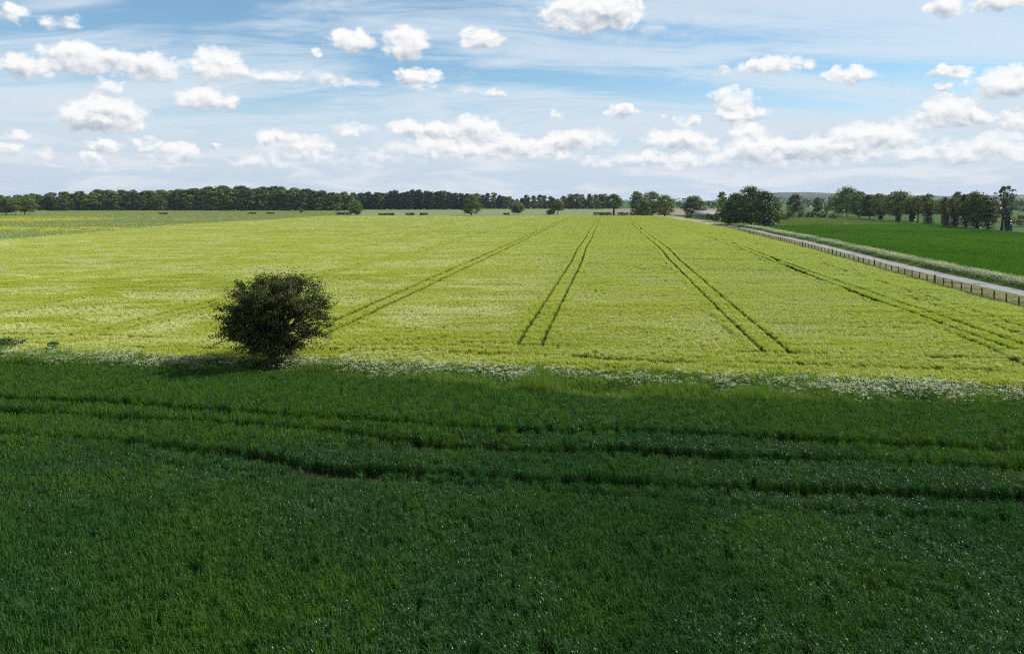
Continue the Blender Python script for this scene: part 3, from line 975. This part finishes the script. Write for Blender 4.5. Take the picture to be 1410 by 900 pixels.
G4 = 'trees of the right hand row'
row = [  # px, base, top, width, mat, crown start, ivy, label
    (1166, 298, 257, 44, 'oak', .08, 0, 'tallest tree at the left end of the right hand row'),
    (1183, 301.5, 264, 26, 'oak', .10, 0, 'tree just right of the tallest one in the right hand row'),
    (1197, 302.5, 268, 24, 'dark', .12, 0, 'dark narrow tree in the left part of the right hand row'),
    (1212, 303.5, 267, 24, 'olive', .16, 1, 'yellow tinged tree left of the wide olive one in the row'),
    (1237, 305.5, 263, 38, 'olive', .20, 1, 'wide olive crowned tree with several stems in the row'),
    (1256, 306.5, 273, 18, 'oak', .30, 1, 'thin tree close beside the wide olive one'),
    (1264, 307.5, 270, 20, 'olive', .42, 0, 'tree with a bare pale trunk in the row'),
    (1278, 309.5, 267, 24, 'oak', .45, 2, 'flat topped tree on a thick ivy covered trunk'),
    (1297, 309.5, 274, 20, 'lime', .40, 0, 'pale thin crowned tree right of the flat topped one'),
    (1303, 310.5, 272, 18, 'olive', .40, 1, 'slender tree with a narrow ivy column'),
    (1315, 312.5, 272, 22, 'olive', .35, 2, 'olive tree with a bulky ivy base in the row'),
    (1330, 313.5, 268, 18, 'dark', .30, 2, 'dark slim tree with ivy to its crown'),
    (1345, 314.5, 264, 36, 'olive', .22, 2, 'large round headed tree left of the tall open one'),
    (1361, 315.5, 270, 24, 'olive', .22, 2, 'tree leaning on the large round headed one with ivy base'),
]
for i, (px, pb, pt, pw, mt, zb, iv, lb) in enumerate(row):
    sparse = zb >= .35
    r_ = tree('row_tree', lb, 'tree', px, pb, pt, pw * 1.22, 560 + i, mt, zb, G4, n_cl=60 if sparse else 90, per=36 if sparse else 55, clump=.145 if sparse else .17, irregular=.28, trunk_r=.32)
    if iv:
        Y_ = r_.location[1]
        Ht = H0 + (HOR - pt) * Y_ / F
        add_ivy(r_, Ht * (.45 + .1 * iv), .9 + .55 * iv, 600 + i)
r_ = tree('row_tree', 'tall open crowned tree with bare trunk at the right end of the row', 'tree', 1379, 318, 255, 36, 590, 'grey', .38, G4, n_cl=46, per=26, clump=.10, irregular=.3, trunk_r=.42, limbs=30, leaf=.36, lean=(2.0, 0))
r_ = tree('row_tree', 'slim dark ivy covered tree beside the tall open one', 'tree', 1388, 318.5, 290, 14, 591, 'grey', .5, G4, n_cl=20, per=22, trunk_r=.3)
add_ivy(r_, 7.5, 1.3, 691)
tree('far_tree', 'pale grey green tree showing behind the row', 'tree', 1320, 297, 264, 20, 592, 'grey', .15)
tree('far_tree', 'dark tree showing through the gap in the row', 'tree', 1270, 297, 275, 22, 593, 'dark', .1)

# ------------------------------------------------------------------ the woods: every tree an object
kg = np.random.default_rng(70)
KM = ['oak', 'dark', 'oak', 'olive', 'lime', 'dark', 'oak', 'lime', 'dark', 'oak']
KH = [18, 20, 17, 19, 16, 21, 19, 18, 17, 20]
kinds = [tree_mesh(700 + i, KH[i], kg.uniform(9.5, 14.5), .3, M[KM[i]], n_cl=int(kg.integers(60, 90)), per=40, leaf=.56, trunk_r=.3, limbs=6, irregular=.38, joined=True,
                   clump=kg.uniform(.14, .20), prof=(kg.uniform(.6, .9), .92, 1, kg.uniform(.85, 1.05), kg.uniform(.6, .9), kg.uniform(.35, .65), .2)) for i in range(10)]
pines = [tree_mesh(720 + i, 19, 8.0, .5, M['pine'], n_cl=54, per=32, leaf=.62, trunk_r=.25, limbs=5, irregular=.2, joined=True, clump=.18) for i in range(3)]
spire = tree_mesh(730, 22, 6.0, 4.0, M['pine'], n_cl=30, per=24, leaf=.5, trunk_r=.25, limbs=5, joined=True, clump=.14)
first = {}
cnt = 0


def wood_tree(me, X, Y, s, label, group, name='woodland_tree'):
    global cnt
    key = (me.name, label)
    if key not in first:
        o = obj(name, me)
        first[key] = o
    else:
        o = first[key].copy()
        COL.objects.link(o)
    o.location = (X, Y, 0)
    o.rotation_euler = (0, 0, float(rng.random() * 6.28))
    sx = float(s * rng.uniform(1.1, 1.65))
    o.scale = (sx, sx, float(s))
    tag(o, label, 'tree', group)
    cnt += 1


def wood(x0, x1, yb, rows, topf, pool, label, group, step=7.6):
    _, Yb = P(x0, yb)
    for r in range(rows):
        Y0 = Yb + r * 9
        Xa, Xb = (x0 - CX) / F * Y0, (x1 - CX) / F * Y0
        X = Xa
        while X < Xb:
            yy = Y0 + rng.normal() * 4.5
            px = CX + F * X / yy
            want = H0 + (HOR - topf(px)) * yy / F
            me, h = pool[rng.integers(0, len(pool))]
            jit = rng.uniform(.84, 1.05) if r else rng.uniform(.58, .98)
            wood_tree(me, float(X), float(yy), float(want / h * jit), label, group)
            X += step * rng.uniform(.75, 1.25)


KP = [(kinds[i], KH[i]) for i in range(10)]
wood(42, 486, 290.2, 3, lambda px: np.interp(px, [40, 80, 150, 200, 240, 290, 330, 400, 450, 490], [267.5, 265, 262, 263, 260.5, 258, 256.5, 259, 263, 266]),
     KP, 'broadleaf tree packed in the long mixed wood on the left skyline', 'trees of the long left wood', 9.4)
wood(-60, 45, 288.5, 2, lambda px: 268.5, KP[:4], 'broadleaf tree of the wood edge behind the two left oaks', 'wood behind the left oaks', 9.0)
wood(487, 645, 288.6, 3, lambda px: np.interp(px, [487, 520, 560, 600, 645], [266, 264.5, 262.5, 262, 267]), [(m, 19) for m in pines] + [KP[1]],
     'dark conifer of the dense wood behind the squat dark tree and the egg shaped tree', 'trees of the dark middle wood', 6.0)
wood(640, 765, 287.6, 2, lambda px: np.interp(px, [640, 680, 700, 714, 725, 745, 765], [267, 266, 270, 274, 268, 268, 272]), [KP[1], KP[3], (pines[0], 19)],
     'dark tree of the far line behind the small open tree', 'trees of the far middle line', 7.5)
wood(776, 836, 287.8, 2, lambda px: np.interp(px, [776, 790, 800, 815, 836], [269, 268, 265.5, 265.5, 268]), [KP[1], KP[3]],
     'dark tree of the far line left of the tree with the clear trunk', 'trees of the far right line', 7.5)
Xs, Ys = P(327, 289.8)
wood_tree(spire, Xs, Ys, 1.12, 'pointed conifer top rising above the left wood', None, 'spire_conifer')
print('wood', cnt)

# treelines miles off: read as one mass
g = np.random.default_rng(9)
mb = MB()
for (x0, x1, yt, Yd, dens_) in ((925, 1075, 272, 2300, 1.0), (925, 1000, 274, 1500, .6), (1140, 1420, 274.5, 760, 1.0), (1130, 1420, 277, 560, .5), (915, 1000, 277, 1000, .6), (1060, 1420, 270.5, 2100, 1.0), (1100, 1420, 273.5, 1200, .8), (650, 930, 274.0, 2600, .9), (-60, 120, 273.5, 2600, .9), (1290, 1420, 268.5, 2600, 1.0)):
    Xa, Xb = (x0 - CX) / F * Yd, (x1 - CX) / F * Yd
    n = int((Xb - Xa) * 1.5 * dens_)
    X = g.uniform(Xa, Xb, n)
    Hh = (H0 + (HOR - yt) * Yd / F) * (.55 + .55 * fbm(X, X * 0 + Yd, 45, 65, 3)) * np.where(fbm(X, X * 0 + 3 * Yd, 120, 66, 2) > .36, 1, .45)
    c = np.stack([X, Yd + g.normal(size=n) * 12, g.random(n) * Hh], 1)
    mb.leaves(c, g.normal(size=(n, 3)) + [0, -.3, .4], 3.2, g, 0, .8)
tag(obj('far_treeline', mb.me('far_treeline', [M['dark']])), 'faint blue line of trees near the horizon', 'woodland', kind='stuff')

# hills at the horizon
for (nm, x0, x1, yt, Yd) in (('hills', 930, 1560, 265.0, 4800), ('hills', 1180, 1700, 268.0, 4200)):
    Xa, Xb = (x0 - CX) / F * Yd, (x1 - CX) / F * Yd
    n, m_ = 80, 14
    u = np.linspace(0, 1, n)
    prof = np.interp(u * (x1 - x0) + x0, [930, 1040, 1068, 1090, 1150, 1180, 1300, 1400, 1480, 1560, 1700], [.0, .25, .95, 1, .93, .75, .6, .8, .7, .3, .2]) if nm == 'hills' and yt == 265.0 else np.sin(u * pi) ** .6
    top = (H0 + (HOR - yt) * Yd / F)
    V = []
    for j in range(m_ + 1):
        q = j / m_
        yy = Yd - 1500 + 3000 * q
        hgt = top * prof * np.sin(q * pi) ** 1.2 * (1 + (fbm(Xa + (Xb - Xa) * u, u * 0 + yy, 500, 67, 3) - .5) * .25)
        V += [(Xa + (Xb - Xa) * u[i], yy, hgt[i] - 1) for i in range(n)]
    Fq = np.array([(j * n + i, j * n + i + 1, (j + 1) * n + i + 1, (j + 1) * n + i) for j in range(m_) for i in range(n - 1)])
    tag(obj(nm, mesh(nm, V, Fq, M['hill'], smooth=True)), 'low blue hills on the horizon', kind='structure')

# ------------------------------------------------------------------ barn
bx, by = P(971, 301.2)
barn = obj('barn', None, None, (bx, by, 0), radians(-14))
tag(barn, 'low pink brick barn with a pale grey roof by the road bend', 'barn')
L_, D_, Hw, Hr = 12.5, 7.0, 2.5, 4.7
V = [(-L_ / 2, -D_ / 2, 0), (L_ / 2, -D_ / 2, 0), (L_ / 2, D_ / 2, 0), (-L_ / 2, D_ / 2, 0), (-L_ / 2, -D_ / 2, Hw), (L_ / 2, -D_ / 2, Hw), (L_ / 2, D_ / 2, Hw), (-L_ / 2, D_ / 2, Hw), (-L_ / 2, 0, Hr), (L_ / 2, 0, Hr)]
obj('wall', mesh('wall', V, [(0, 1, 5, 4), (2, 3, 7, 6), (3, 0, 4, 8, 7), (1, 2, 6, 9, 5), (0, 3, 2, 1)], M['brick']), barn)
mb = MB()
ang = atan2(Hr - Hw, D_ / 2)
for s in (-1, 1):
    a = np.array([[-L_ / 2 - .3, 0, Hr + .06], [L_ / 2 + .3, 0, Hr + .06], [L_ / 2 + .3, s * (D_ / 2 + .35), Hw - .16], [-L_ / 2 - .3, s * (D_ / 2 + .35), Hw - .16]])
    b = a + [0, 0, .12]
    mb.add(np.concatenate([a, b]), [(0, 1, 2, 3), (4, 7, 6, 5), (0, 4, 5, 1), (1, 5, 6, 2), (2, 6, 7, 3), (3, 7, 4, 0)])
obj('roof', mb.me('roof', [M['slate']]), barn)
mb = MB()
mb.box((-L_ / 2 - .02, -.4, 1.1), (.08, 2.2, 2.2))
obj('door', mb.me('door', [M['door']]), barn)
mb = MB()
mb.box((-1.5, -D_ / 2 - .02, 1.4), (1.0, .08, .8))
w1 = obj('window', mb.me('window', [M['door']]), barn)
w2 = w1.copy()
COL.objects.link(w2)
w2.parent = barn
w2.location = (4.0, 0, 0)

# ------------------------------------------------------------------ post and wire fence along the road
fence = obj('wire_fence', None, None, (51.5, 69, 0))
tag(fence, 'long fence of dark timber posts and wire between the barley and the road', 'fence')


def post_mesh(seed, r, h):
    g = np.random.default_rng(seed)
    mb = MB()
    lx, ly = g.normal(size=2) * .03
    mb.tube([(0, 0, -.3), (0, 0, .3), (lx, ly, h - .02), (lx, ly, h)], [r, r, r * .95, r * .6], 8)
    mb.tube([(lx, ly, h), (lx, ly, h + .002)], [r * .6, .001], 8)
    return mb.me('post', [M['post']])


pm = [post_mesh(i, .075, 1.22) for i in range(4)] + [post_mesh(9, .12, 1.38)]
Yp, i = 57.0, 0
pp = []
firsts = {}
while Yp < 300 and i < 98:
    Xp = float(fencex(Yp))
    j = 4 if i % 9 == 4 else int(rng.integers(0, 4))
    if j not in firsts:
        o = obj('post', pm[j], fence)
        firsts[j] = o
    else:
        o = firsts[j].copy()
        COL.objects.link(o)
        o.parent = fence
    o.location = (Xp - 51.5, Yp - 69, float(gz(Xp, Yp)))
    o.rotation_euler = (0, 0, float(rng.random() * 6))
    pp.append((Xp - 51.5, Yp - 69, float(gz(Xp, Yp))))
    Yp += 2.52 * rng.uniform(.94, 1.06)
    i += 1
pp = np.array(pp)
mb = MB()
for z, r in ((1.12, .007), (.98, .007), (.82, .005), (.66, .005), (.5, .005), (.34, .005), (.18, .005)):
    mb.tube(pp + [0, 0, z], r, 4)
for a, b in zip(pp[:40], pp[1:41]):
    for q in np.linspace(0, 1, 15)[:-1]:
        p = a * (1 - q) + b * q
        mb.tube([p + [0, 0, .18], p + [0, 0, .82]], .004, 3)
obj('wire_netting', mb.me('wire_netting', [M['wire']]), fence)

# ------------------------------------------------------------------ sun and sky
SUN_AZ, SUN_EL = radians(78), radians(47)          # azimuth measured from +Y (view) to +X (right)
sd = np.array([sin(SUN_AZ) * cos(SUN_EL), cos(SUN_AZ) * cos(SUN_EL), sin(SUN_EL)])
li = bpy.data.lights.new('sun', 'SUN')
li.energy, li.angle, li.color = 4.6, radians(.53), (1, .955, .88)
lo = bpy.data.objects.new('sun', li)
COL.objects.link(lo)
import mathutils
lo.rotation_euler = mathutils.Vector((-sd[0], -sd[1], -sd[2])).to_track_quat('-Z', 'Y').to_euler()

world = bpy.data.worlds.new('World')
SC.world = world
world.use_nodes = True
nt = world.node_tree
nt.nodes.clear()
sky = N_(nt, 'ShaderNodeTexSky', sky_type='NISHITA')
sky.sun_disc = False
sky.sun_elevation, sky.sun_rotation = SUN_EL, SUN_AZ
sky.air_density, sky.dust_density, sky.ozone_density = 1.0, .3, 3.0
SKY = .10
tc = N_(nt, 'ShaderNodeTexCoord')
D = tc.outputs['Generated']
sx = N_(nt, 'ShaderNodeSeparateXYZ')
nt.links.new(D, sx.inputs[0])
az = mth(nt, 'ARCTAN2', sx.outputs[0], sx.outputs[1])
el = mth(nt, 'ARCSINE', sx.outputs[2])


def vm(op, a, b=None, c=None):
    n = N_(nt, 'ShaderNodeVectorMath', operation=op)
    for s, v in zip(n.inputs, (a, b, c)):
        if v is None:
            continue
        if isinstance(v, bpy.types.NodeSocket):
            nt.links.new(v, s)
        else:
            s.default_value = v
    return n


# ragged edges: shift the direction by noise before asking where the clouds are
cb = N_(nt, 'ShaderNodeCombineXYZ')
nt.links.new(az, cb.inputs[0])
nt.links.new(mth(nt, 'MULTIPLY', el, 1.35), cb.inputs[1])
A = cb.outputs[0]
nw = N_(nt, 'ShaderNodeTexNoise', noise_dimensions='2D')
nt.links.new(A, nw.inputs['Vector'])
nw.inputs['Scale'].default_value, nw.inputs['Detail'].default_value, nw.inputs['Roughness'].default_value = 34, 4, .6
w0 = vm('SUBTRACT', nw.outputs['Color'], (.5, .5, .5)).outputs[0]
cb2 = N_(nt, 'ShaderNodeCombineXYZ')
nt.links.new(az, cb2.inputs[0])
nt.links.new(el, cb2.inputs[1])
warp = vm('MULTIPLY_ADD', w0, (.044, .026, 0), cb2.outputs[0]).outputs[0]

CL = [  # centre x, y, half width, half height, weight
    (35, 92, 58, 19, .95), (105, 82, 62, 30, 1.1), (200, 93, 66, 24, 1.0), (298, 92, 48, 30, 1.0), (365, 104, 50, 14, .55),
    (148, 158, 72, 28, 1.15), (118, 166, 44, 20, .7), (145, 122, 24, 16, .8), (282, 138, 52, 19, 1.0), (486, 58, 38, 21, 1.0), (436, 72, 12, 8, .8), (560, 60, 36, 28, 1.05),
    (574, 106, 38, 15, 1.0), (668, 55, 38, 17, 1.0), (684, 131, 20, 8, .6), (18, 18, 26, 16, .7), (82, 33, 38, 12, .55),
    (142, 200, 32, 10, .8), (131, 217, 24, 11, .8), (197, 197, 22, 13, .9), (242, 212, 38, 18, .85), (26, 189, 20, 9, .8), (14, 207, 24, 11, .7), (64, 214, 18, 8, .6), (296, 200, 14, 6, .6),
    (375, 192, 34, 16, .8), (430, 197, 38, 16, .8), (484, 176, 32, 13, .75), (345, 224, 50, 12, .5), (575, 180, 52, 15, .9), (648, 178, 48, 22, 1.0), (600, 206, 110, 18, .6), (700, 198, 46, 18, .7),
    (808, 16, 72, 34, 1.15), (850, 14, 36, 28, .8), (1300, 10, 34, 16, .9), (1385, 2, 60, 14, 1.2), (1066, 90, 62, 14, 1.1), (993, 98, 14, 7, .8), (1172, 103, 44, 13, .9), (1310, 98, 44, 9, .9), (1385, 115, 56, 28, 1.2),
    (1300, 154, 52, 24, 1.0), (1340, 166, 40, 14, .7), (1306, 123, 20, 9, .7), (1395, 168, 32, 16, .9), (1008, 136, 36, 19, 1.0), (1020, 160, 42, 15, 1.0), (1036, 181, 34, 15, .8), (856, 153, 26, 11, .9), (763, 160, 15, 8, .8), (948, 167, 20, 11, .9),
    (798, 192, 58, 19, .9), (745, 205, 50, 18, .7), (930, 194, 54, 18, .9), (1050, 206, 100, 21, .8), (1200, 188, 90, 26, .85), (1360, 198, 80, 18, .75), (860, 222, 130, 14, .45), (1250, 216, 180, 13, .45), (470, 222, 130, 12, .4), (150, 232, 160, 10, .35), (912, 162, 10, 5, .6),
      (455, 113, 110, 13, .42), (620, 124, 80, 10, .32), (905, 40, 120, 26, .25), (1130, 205, 150, 16, .6), (1010, 222, 160, 14, .5), (690, 212, 100, 12, .5), (1330, 212, 110, 14, .55), (420, 208, 80, 12, .5)]
acc = None
for i_, (cx, cy, hw, hh, wt) in enumerate(CL):
    if i_ and i_ % 8 == 0:                          # keeps the node evaluation in sequence
        warp = vm('MULTIPLY_ADD', acc, (1e-9, 1e-9, 0), warp).outputs[0]
    u, v = (cx - CX) / F, (HOR - cy) / F
    a0, e0 = atan(u), asin(v / sqrt(1 + u * u + v * v))
    da, de = 1.07 * hw / F / (1 + u * u), 1.08 * hh / F / sqrt(1 + u * u)
    loc = vm('MULTIPLY_ADD', warp, (1 / da, 1 / de, 0), (-a0 / da, -e0 / de, 1)).outputs[0]
    q = vm('DOT_PRODUCT', loc, loc).outputs['Value']
    w = mth(nt, 'SUBTRACT', 2.0, q, clamp=True)
    if wt != 1.0:
        w = mth(nt, 'MULTIPLY', w, wt)
    n_ = vm('SCALE', loc)
    nt.links.new(w, n_.inputs['Scale'])
    acc = n_.outputs[0] if acc is None else vm('ADD', acc, n_.outputs[0]).outputs[0]
sa = N_(nt, 'ShaderNodeSeparateXYZ')
nt.links.new(acc, sa.inputs[0])
W_ = sa.outputs[2]
iw = mth(nt, 'MAXIMUM', W_, .05)
ly = mth(nt, 'DIVIDE', sa.outputs[1], iw)
lx = mth(nt, 'DIVIDE', sa.outputs[0], iw)
d1 = noise(nt, A, 38, 9, .59, .25, '2D')
d2 = noise(nt, vm('ADD', A, (.0040, .0105, 0)).outputs[0], 38, 4, .56, .25, '2D')
d3 = noise(nt, A, 17, 3, .5, 0, '2D')
under = mth(nt, 'MAXIMUM', mth(nt, 'SUBTRACT', -.40, ly), 0.0)
dens = mth(nt, 'ADD', W_, mth(nt, 'MULTIPLY', mth(nt, 'SUBTRACT', d1, .5), 1.9))
dens = mth(nt, 'SUBTRACT', dens, mth(nt, 'MULTIPLY', under, .8))
dens = mth(nt, 'ADD', dens, mth(nt, 'MULTIPLY', mth(nt, 'SUBTRACT', d3, .5), .7))
cov = ramp(nt, dens, -.04, .86)
cov = mth(nt, 'MULTIPLY', cov, ramp(nt, W_, .0, .5))
# sunlit tops, greyer undersides
relief = mth(nt, 'MULTIPLY', mth(nt, 'SUBTRACT', d1, d2), 1.7)
lit = mth(nt, 'ADD', mth(nt, 'MULTIPLY', ly, 1.15), mth(nt, 'MULTIPLY', lx, .12))
lit = mth(nt, 'ADD', lit, relief)
thick = ramp(nt, dens, .5, 1.5)
lit = mth(nt, 'SUBTRACT', mth(nt, 'ADD', lit, .76), mth(nt, 'MULTIPLY', thick, .36))
litc = ramp(nt, lit, -.45, .95)
ccol = mixc(nt, litc, (.31 / SKY, .365 / SKY, .44 / SKY), (.745 / SKY, .745 / SKY, .745 / SKY))

# high thin veil
pl = N_(nt, 'ShaderNodeCombineXYZ')
zz = mth(nt, 'ADD', mth(nt, 'MAXIMUM', sx.outputs[2], 0.0), .10)
nt.links.new(mth(nt, 'DIVIDE', sx.outputs[0], zz), pl.inputs[0])
nt.links.new(mth(nt, 'DIVIDE', sx.outputs[1], zz), pl.inputs[1])
mp = N_(nt, 'ShaderNodeMapping')
mp.inputs['Rotation'].default_value = (0, 0, radians(18))
mp.inputs['Scale'].default_value = (.42, 1.15, 1)
nt.links.new(pl.outputs[0], mp.inputs[0])
ci1 = noise(nt, mp.outputs[0], 1.0, 7, .58, .9, '2D')
ci2 = noise(nt, mp.outputs[0], 4.5, 6, .62, 1.6, '2D')
veil = ramp(nt, mth(nt, 'ADD', ci1, mth(nt, 'MULTIPLY', mth(nt, 'SUBTRACT', ci2, .5), .28)), .34, .66)
veil = mth(nt, 'ADD', mth(nt, 'MULTIPLY', veil, .64), .13)
low = ramp(nt, el, .19, -.01)
veil = mth(nt, 'ADD', veil, mth(nt, 'MULTIPLY', low, .9), clamp=True)
vcol = mixc(nt, low, (.54 / SKY, .615 / SKY, .68 / SKY), (.435 / SKY, .515 / SKY, .605 / SKY))
hs_ = N_(nt, 'ShaderNodeHueSaturation')
hs_.inputs['Saturation'].default_value, hs_.inputs['Value'].default_value = 1.2, 1.0
hs_.inputs['Hue'].default_value = .488
nt.links.new(sky.outputs[0], hs_.inputs['Color'])
base = mixc(nt, veil, hs_.outputs[0], vcol)
lw = N_(nt, 'ShaderNodeMapping')
lw.inputs['Scale'].default_value = (7, 44, 1)
nt.links.new(cb2.outputs[0], lw.inputs[0])
lown = noise(nt, lw.outputs[0], 1.0, 6, .6, .4, '2D')
lowc = mth(nt, 'MULTIPLY', ramp(nt, lown, .42, .68), mth(nt, 'MULTIPLY', ramp(nt, el, .125, .05), .75))
base = mixc(nt, lowc, base, (.60 / SKY, .63 / SKY, .665 / SKY))
fade = mth(nt, 'SUBTRACT', 1.0, mth(nt, 'MULTIPLY', ramp(nt, el, .08, .015), .45))
tot = mixc(nt, mth(nt, 'MULTIPLY', cov, fade), base, ccol)
bg = N_(nt, 'ShaderNodeBackground')
bg.inputs['Strength'].default_value = SKY
nt.links.new(tot, bg.inputs['Color'])
wo = N_(nt, 'ShaderNodeOutputWorld')
nt.links.new(bg.outputs[0], wo.inputs[0])
world.cycles.sampling_method = 'MANUAL'
world.cycles.sample_map_resolution = 512

# ------------------------------------------------------------------ haze
m, hn = new_mat('summer_haze')
pv = N_(hn, 'ShaderNodeVolumePrincipled')
pv.inputs['Color'].default_value = (.80, .88, 1.0, 1)
pv.inputs['Density'].default_value = HAZE
pv.inputs['Anisotropy'].default_value = .2
ou = N_(hn, 'ShaderNodeOutputMaterial')
hn.links.new(pv.outputs[0], ou.inputs['Volume'])
mb = MB()
mb.box((0, 3490, 38.5), (15800, 8180, 79))
hz_ = obj('haze', mb.me('haze', [m]))
tag(hz_, 'thin blue summer haze over the far fields and hills', 'haze', kind='stuff')

# ------------------------------------------------------------------ camera and settings
cam = bpy.data.cameras.new('camera')
cam.lens, cam.sensor_width = 24.0, 36.0
cam.shift_y = -(450 - HOR) / 1410
cam.clip_start, cam.clip_end = .5, 40000
co = bpy.data.objects.new('camera', cam)
COL.objects.link(co)
co.location = (0, 0, H0)
co.rotation_euler = (pi / 2, 0, 0)
SC.camera = co

SC.view_settings.view_transform = 'Standard'
SC.view_settings.look = 'None'
SC.view_settings.exposure = 0.4
SC.view_settings.gamma = 1.0
cy = SC.cycles
cy.max_bounces, cy.diffuse_bounces, cy.glossy_bounces, cy.transmission_bounces, cy.transparent_max_bounces, cy.volume_bounces = 4, 3, 1, 3, 4, 0
cy.use_adaptive_sampling = True
cy.adaptive_threshold = .02
cy.filter_width = 1.15
cy.use_denoising = False
cy.denoiser = 'OPENIMAGEDENOISE'
cy.denoising_input_passes = 'RGB_ALBEDO_NORMAL'
cy.denoising_prefilter = 'ACCURATE'
cy.caustics_reflective = cy.caustics_refractive = False
